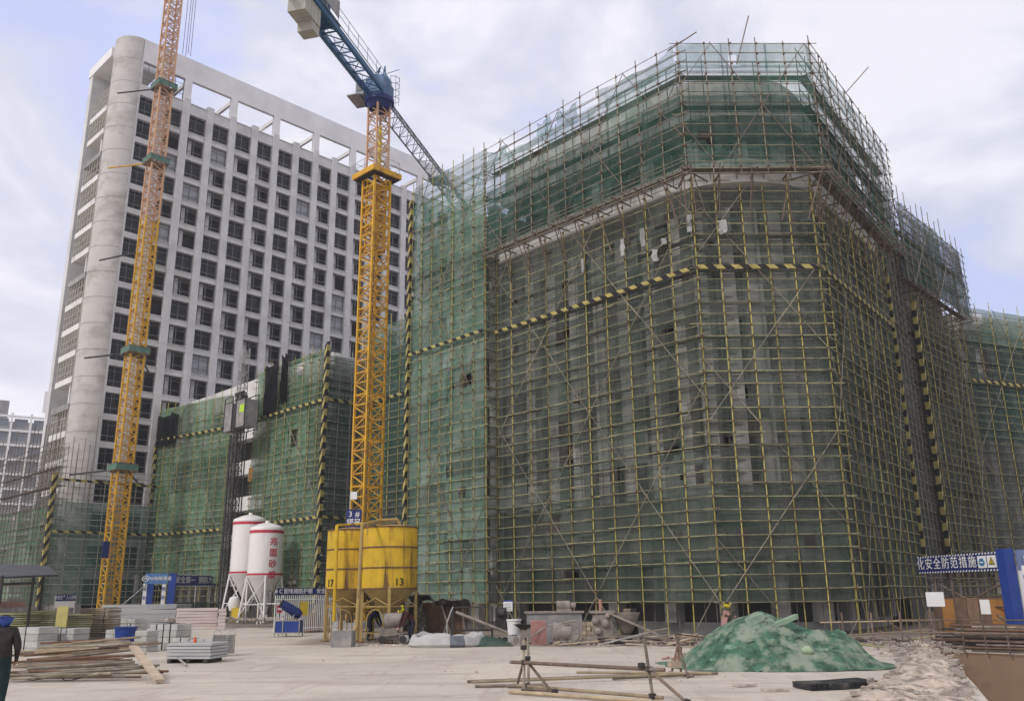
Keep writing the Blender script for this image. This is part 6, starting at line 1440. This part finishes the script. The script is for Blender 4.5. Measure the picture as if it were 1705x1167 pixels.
# boards and debris
rr = random.Random(77); GB = 'loose boards scattered along the foot of the scaffold'
for k in range(46):
    px = rr.uniform(1035, 1215) if k < 32 else rr.uniform(960, 1060); py = rr.uniform(1062, 1078); c = gp(px, py); L_ = rr.uniform(.7, 2.3); a = rr.uniform(-.6, .6); d = V(math.cos(a), math.sin(a), rr.uniform(-.16, .2)).normalized()
    c.z = .03+abs(d.z)*L_/2+rr.uniform(0, .12); o = MB().bar(-d*L_/2, d*L_/2, rr.uniform(.08, .3), .03).build('loose_board', rr.choice((WOOD_P, WOOD, DUSTY, PLANK, P_GREY)), base=(0, 0, 0)); o.location = c; tag(o, 'loose dusty board lying in the litter at the foot of the scaffold', 'board', GB)
for i, (px, w_, an) in enumerate(((1046, .5, .25), (1056, .35, -.3))):
    c = dp(px, 1060, 38.6); c.z = 0; o = MB().box(c+V(0, 0, .68), (w_, .05, 1.4), V(1, an, 0), V(.2, .9, .3)).build('leaning_sheet', (WOOD_P, DARKM)[i], base=tuple(c)); tag(o, ('pale timber sheet leaning just right of the pump', 'dark metal sheet leaning right of the pale timber sheet')[i], 'sheet')
rubble('litter', '', [(gp(700+i*90, 1072), 1.2) for i in range(9)], 700, .03, .2, PEBB, 5)
rubble('rubble_strip', '', [(dp(292+i*25, 1032, 66), 1.4) for i in range(9)], 420, .08, .45, PEBB, 6)
rubble('brick_rubble', '', [(gp(1140, 1098), .7), (gp(1165, 1092), .8), (gp(1185, 1084), .6)], 260, .05, .24, BRICKR, 7)
rubble('edge_litter', '', [(gp(1490, 1082), .8), (gp(1530, 1078), .6), (gp(1470, 1095), .6)], 160, .04, .26, PEBB, 8)
rubble('rubble_by_silos', '', [(gp(560+i*30, 1074), .7) for i in range(6)], 200, .03, .16, PEBB, 9)
# drums, sacks near feet
# ------------------------------------------------------------------ green mound
mc = (gp(1130, 1112)+gp(1478, 1108))/2; mc.z = 0; mc = mc+V(.0, .9, 0)
mnd = thing('netted_rubble_mound', 'big rubble mound covered with bright green net in front of the corner', 'rubble mound', tuple(mc))
NX, NY = 150, 90; g = []; RXM, RYM = 3.2, 2.5
def mh(u, v):
    # broad flat-shouldered heap, steep on the left, long run-out on the right
    uu = u+.12; ax = uu/(.74 if uu < 0 else 1.06); r_ = math.sqrt(ax*ax+v*v)
    h = max(0.0, 1-r_**1.45)**.95*1.34
    n_ = noise.noise(V(u*2.3, v*2.3, 4))*.30+noise.noise(V(u*4.2, v*3.6, 7))*.13+(1-abs(noise.noise(V(u*7+v*2, v*3.5, 2)))*2)*.05+noise.noise(V(u*10, v*8, 5))*.045+noise.noise(V(u*34, v*12, 5))*.018
    h2 = h+min(1, h*3)*n_
    return max(0.0, h2)
for i in range(NX+1):
    row = []
    for j in range(NY+1):
        u, v = i/NX*2-1, j/NY*2-1; uu = u; z = mh(uu, v); row.append(V(mc.x+uu*RXM, mc.y+v*RYM, z+.012))
    g.append(row)
NET_M = mat('mound_green_net', (.06, .135, .085), var=.62, scale=3.2, rough=.95, bump=1.0, bscale=18, dirt=(.25, .285, .21), dirt_at=(.47, .60), dscale=1.5)
mb = MB()
for i in range(NX):
    for j in range(NY):
        q = [g[i][j], g[i+1][j], g[i+1][j+1], g[i][j+1]]
        c = sum(q, V(0, 0, 0))/4
        rr_ = math.hypot((c.x-mc.x)/RXM, (c.y-mc.y)/RYM)
        if rr_ > 1.06+.05*math.sin(7*math.atan2(c.y-mc.y, c.x-mc.x)): continue
        mb.q(q)
mb.build('net_cover', NET_M, mnd, smooth=True)
_b = bmesh.new(); bmesh.ops.create_icosphere(_b, subdivisions=1, radius=1); ICO = ([tuple(v.co) for v in _b.verts], [tuple(v.index for v in f.verts) for f in _b.faces]); _b.free()
rr = random.Random(8); mb = MB()
for k in range(60):
    u, v = rr.uniform(-.8, .8), rr.uniform(-.85, .3); z = mh(u, v)
    if z < .12: continue
    s_ = .035+.14*rr.random()**2.2; kk = len(mb.v); M3 = Matrix.Rotation(rr.uniform(0, 6), 3, 'Z') @ Matrix.Rotation(rr.uniform(-.8, .8), 3, 'X'); sx, sy, sz_ = rr.uniform(.8, 1.7), rr.uniform(.7, 1.1), rr.uniform(.4, .9)
    for vv in ICO[0]: mb.v.append(tuple(V(mc.x+u*RXM, mc.y+v*RYM, z-.01)+M3 @ V(vv[0]*sx*rr.uniform(.75, 1.15), vv[1]*sy*rr.uniform(.75, 1.15), vv[2]*sz_*rr.uniform(.75, 1.15))*s_))
    for ff in ICO[1]: mb.f.append(tuple(kk+i_ for i_ in ff)); mb.m.append(0)
mb.build('rubble_lumps', mat('netted_rubble', (.10, .20, .13), var=.6, scale=3, dirt=(.24, .27, .21), dirt_at=(.48, .6), dscale=1.5), mnd, kind='stuff')
for (u, v, w_, h_, m, nm) in ((.02, -.35, .95, .12, TARP_W, 'concrete_slab_piece'), (-.2, -.32, .5, .2, TARP_W, 'concrete_slab_piece')):
    MB().box(V(mc.x+u*RXM, mc.y+v*RYM, mh(u, v)+.06), (w_, .25, h_), (1, .1, .35)).build(nm, mat('greenish_concrete', (.24, .32, .23), var=.3), mnd)
MB().sphere(V(mc.x+.13*RXM, mc.y-.72*RYM, mh(.13, -.72)+.08), .15, 12, 8, (1.1, .8, .8)).build('pale_sack', mat('pale_green_sack', (.33, .42, .26), var=.3, scale=5), mnd, smooth=True)
# ------------------------------------------------------------------ foreground pipe frame
def fr(px, py, z): # helper: point over ground pixel
    p = gp(px, py); return V(p.x, p.y, z)
pf_ = thing('trestle_frame', 'low trestle frame of rusty scaffold pipes on the pale ground in front', 'pipe frame', tuple(gp(880, 1150)))
def pipe(a, b, r=.03, m=P_RUST, name='pipe'): return MB().tube(a, b, r, 10).build(name, m, pf_)
A_, B_ = gp(873, 1152), gp(1088, 1166)
zA = dp(870, 1064, A_.xy.length).z; zB = dp(1082, 1062, B_.xy.length).z
pipe(A_, A_+V(0, 0, zA), .032, P_BR); pipe(A_+V(.1, .45, 0), A_+V(.1, .45, zA+.02), .032, P_BR); pipe(B_+V(0, 0, -.0), B_+V(-.12, 0, zB), .032, P_BR)
zr = dp(870, 1102, A_.xy.length).z; zr2 = dp(1088, 1113, B_.xy.length).z
d = (B_-A_).normalized()
pipe(A_-d*.35+V(0, -.07, zr), B_+d*.35+V(-.08, -.07, zr2), .038, P_RUST)
pipe(A_+V(.1, .05, zr-.02), A_+d*.7+V(.0, -.35, .06), .03, P_RUST); pipe(A_+V(.0, .4, zr), A_+V(-.15, .9, .05), .03); pipe(B_+V(-.06, 0, zr2), B_+d*.5+V(.1, -.45, .04), .032)
pipe(A_-d*.3+V(0, .1, .12), B_+d*.2+V(0, -.05, .07), .036, P_BAM)
pipe(A_-d*.4+V(0, -.55, .05), B_+d*.0+V(.1, -.75, .05), .036, P_BAM)
pipe(B_+d*-.1+V(0, -.9, .05), B_+d*.75+V(0, -.15, .05), .034, P_GREY)
pipe(A_+V(.0, -.3, .09), A_+d*.8+V(0, -.2, .09), .03); pipe(A_-V(.35, -.35, -.08), A_+V(.5, -.3, .12), .03)
def coupler(p): MB().box(p, (.11, .12, .09), (1, .3, 0)).tube(p+V(-.02, -.08, 0), p+V(.02, .09, .02), .035, 8).build('coupler', DARKM, pf_)
for q in (A_+V(0, -.03, zr), A_+V(.05, .1, .12), B_+V(-.06, -.03, zr2), B_+V(-.02, -.04, .09), A_+V(0, -.03, .02), A_+d*.75+V(0, -.33, .08), B_+d*.5+V(.1, -.4, .05), B_+V(-.2, -.05, zr2+.07), A_+V(0, 0, zr+.3), A_+V(.08, .4, zr+.05)): coupler(q)
GL = 'loose pipes on the ground around the trestle frame'
for i, (p0, p1, m) in enumerate((((778, 1137), (1135, 1123), P_RUST), ((785, 1142), (1140, 1128), P_BAM), ((791, 1145), (905, 1143), P_RUST), ((960, 1125), (1185, 1127), P_BAM), ((1020, 1132), (1195, 1123), P_RUST))):
    a, b = gp(*p0), gp(*p1); a.z = b.z = .04+.05*(i % 2); o = MB().tube(V(0, 0, 0), b-a, .032, 10).build('steel_pipe', m, base=(0, 0, 0)); o.location = a; tag(o, 'long loose pipe lying flat behind the trestle frame', 'pipe', GL)
tr_ = thing('pipe_trestle', 'small A-shaped pipe trestle at the left tip of the green mound', 'trestle', tuple(gp(1131, 1122)))
c1_, c2_ = gp(1118, 1121), gp(1146, 1128); ap = dp(1131, 1080, c1_.xy.length)
for a, b in ((c1_, ap+V(.03, 0, .33)), (c2_, ap+V(-.06, 0, .33)), (c1_+V(.3, .3, 0), ap+V(-.02, .15, .2))): MB().tube(a, b, .03, 8).build('leg', P_RUST, tr_)
MB().box(ap, (.12, .14, .1)).build('coupler', RUST, tr_); MB().tube(c1_+V(-.05, 0, .04), c2_+V(.12, 0, .04), .03, 8).build('foot_pipe', P_RUST, tr_)
MB().box(c1_+V(.1, .05, .22), (.3, .2, .16), (1, .3, 0)).build('clamp_bundle', WOOD_P, tr_)
# black flat plate
a, b = gp(1352, 1150), gp(1462, 1143); u = (b-a).normalized(); L_ = (b-a).length; n_ = V(-u.y, u.x, 0)
pl_ = thing('black_panel', 'flat black formwork sheet lying bent on the pale ground before the rubble edge', 'panel', tuple(a))
mb = MB(); z = .13
P_ = [a, a.lerp(b, .42)-n_*.12, b]; top = [V(p.x, p.y, z) for p in P_]; bk = [p+n_*.75+u*.12 for p in top]
for i in range(2):
    mb.q([top[i], top[i+1], bk[i+1], bk[i]]); mb.q([P_[i]+V(0, 0, .01), P_[i+1]+V(0, 0, .01), top[i+1], top[i]])
mb.q([P_[2]+V(0, 0, .01), P_[2]+n_*.75+u*.12+V(0, 0, .01), bk[2], top[2]]); mb.q([P_[0]+n_*.75+u*.12+V(0, 0, .01), P_[0]+V(0, 0, .01), top[0], bk[0]])
mb.build('sheet', mat('black_film_plywood', (.02, .021, .023), rough=.45, var=.2, dirt=(.25, .23, .2), dirt_at=(.5, .8), dscale=2), pl_)
for i in range(7): p = top[0].lerp(top[1], i/6) if i < 4 else top[1].lerp(top[2], (i-3)/3.0); MB().bar(V(p.x, p.y, .02)-n_*.015, V(p.x, p.y, z-.02)-n_*.015, .03).build('rib', BLACK, pl_)
# guard rail between the corner scaffold and the pit
GR = thing('pipe_railing', 'tangle of low rust-yellow rails at the right foot of the corner scaffold', 'railing', tuple(dp(1440, 1062, 36)))
rr = random.Random(13)
for (x0, y0, x1, y1, d0, d1) in ((1365, 1036, 1560, 1032, 37, 38), (1400, 1058, 1552, 1048, 36, 38), (1402, 1062, 1555, 1068, 35.6, 37), (1465, 1050, 1500, 1085, 35.5, 34.5), (1420, 1078, 1560, 1058, 35, 38), (1475, 1030, 1530, 1078, 36, 36), (1400, 1068, 1500, 1090, 35, 33.6)):
    a, b = dp(x0, y0, d0), dp(x1, y1, d1); a.z = max(a.z, .05); b.z = max(b.z, .05); MB().tube(a, b, .026, 8).build('rail', rr.choice((P_GRN, P_BAM, P_RUST)), GR)
for px, d_ in ((1403, 36), (1452, 35.6), (1500, 36.5), (1548, 38), (1556, 37)):
    p = dp(px, 1040, d_); MB().tube(V(p.x, p.y, 0), V(p.x, p.y, 1.2), .035, 8).build('post', P_RUST, GR)
# small stones on the yard
rubble('ground_pebbles', '', [(gp(1225, 1140), 2.2), (gp(1000, 1110), 5), (gp(600, 1110), 6), (gp(330, 1130), 4)], 260, .015, .07, PEBB, 19)
for i, (px, py, w_) in enumerate(((1240, 1142, .45), (1290, 1150, .5))):
    c = gp(px, py); c.z = .03; o = MB().box(c, (w_, .3, .05), (1, .2, 0)).build('flat_slab', PEBB, base=(c.x, c.y, 0)); tag(o, ('flat pale slab on the ground in front of the green mound', 'longer flat slab beside the black formwork sheet')[i], 'slab')

# ------------------------------------------------------------------ thin site haze
hz = MB().box((0, 275, 44), (1100, 950, 97.6)).build('haze', C_GREY, kind='stuff'); hm2 = bpy.data.materials.new('haze_air'); hm2.use_nodes = True
hn = hm2.node_tree; hn.nodes.clear(); ho_ = hn.nodes.new('ShaderNodeOutputMaterial'); pv = hn.nodes.new('ShaderNodeVolumePrincipled'); pv.inputs['Density'].default_value = .0005; pv.inputs['Color'].default_value = (.93, .93, .97, 1)
hn.links.new(pv.outputs[0], ho_.inputs['Volume']); hz.data.materials.clear(); hz.data.materials.append(hm2)

rubble('dark_litter', '', [(gp(700+i*95, 1066), 1.4) for i in range(9)], 380, .04, .3, DARKM, 45)
rubble('timber_litter', '', [(gp(860+i*60, 1069), 1.0) for i in range(7)], 200, .06, .5, WOOD_P, 46, squash=.4)
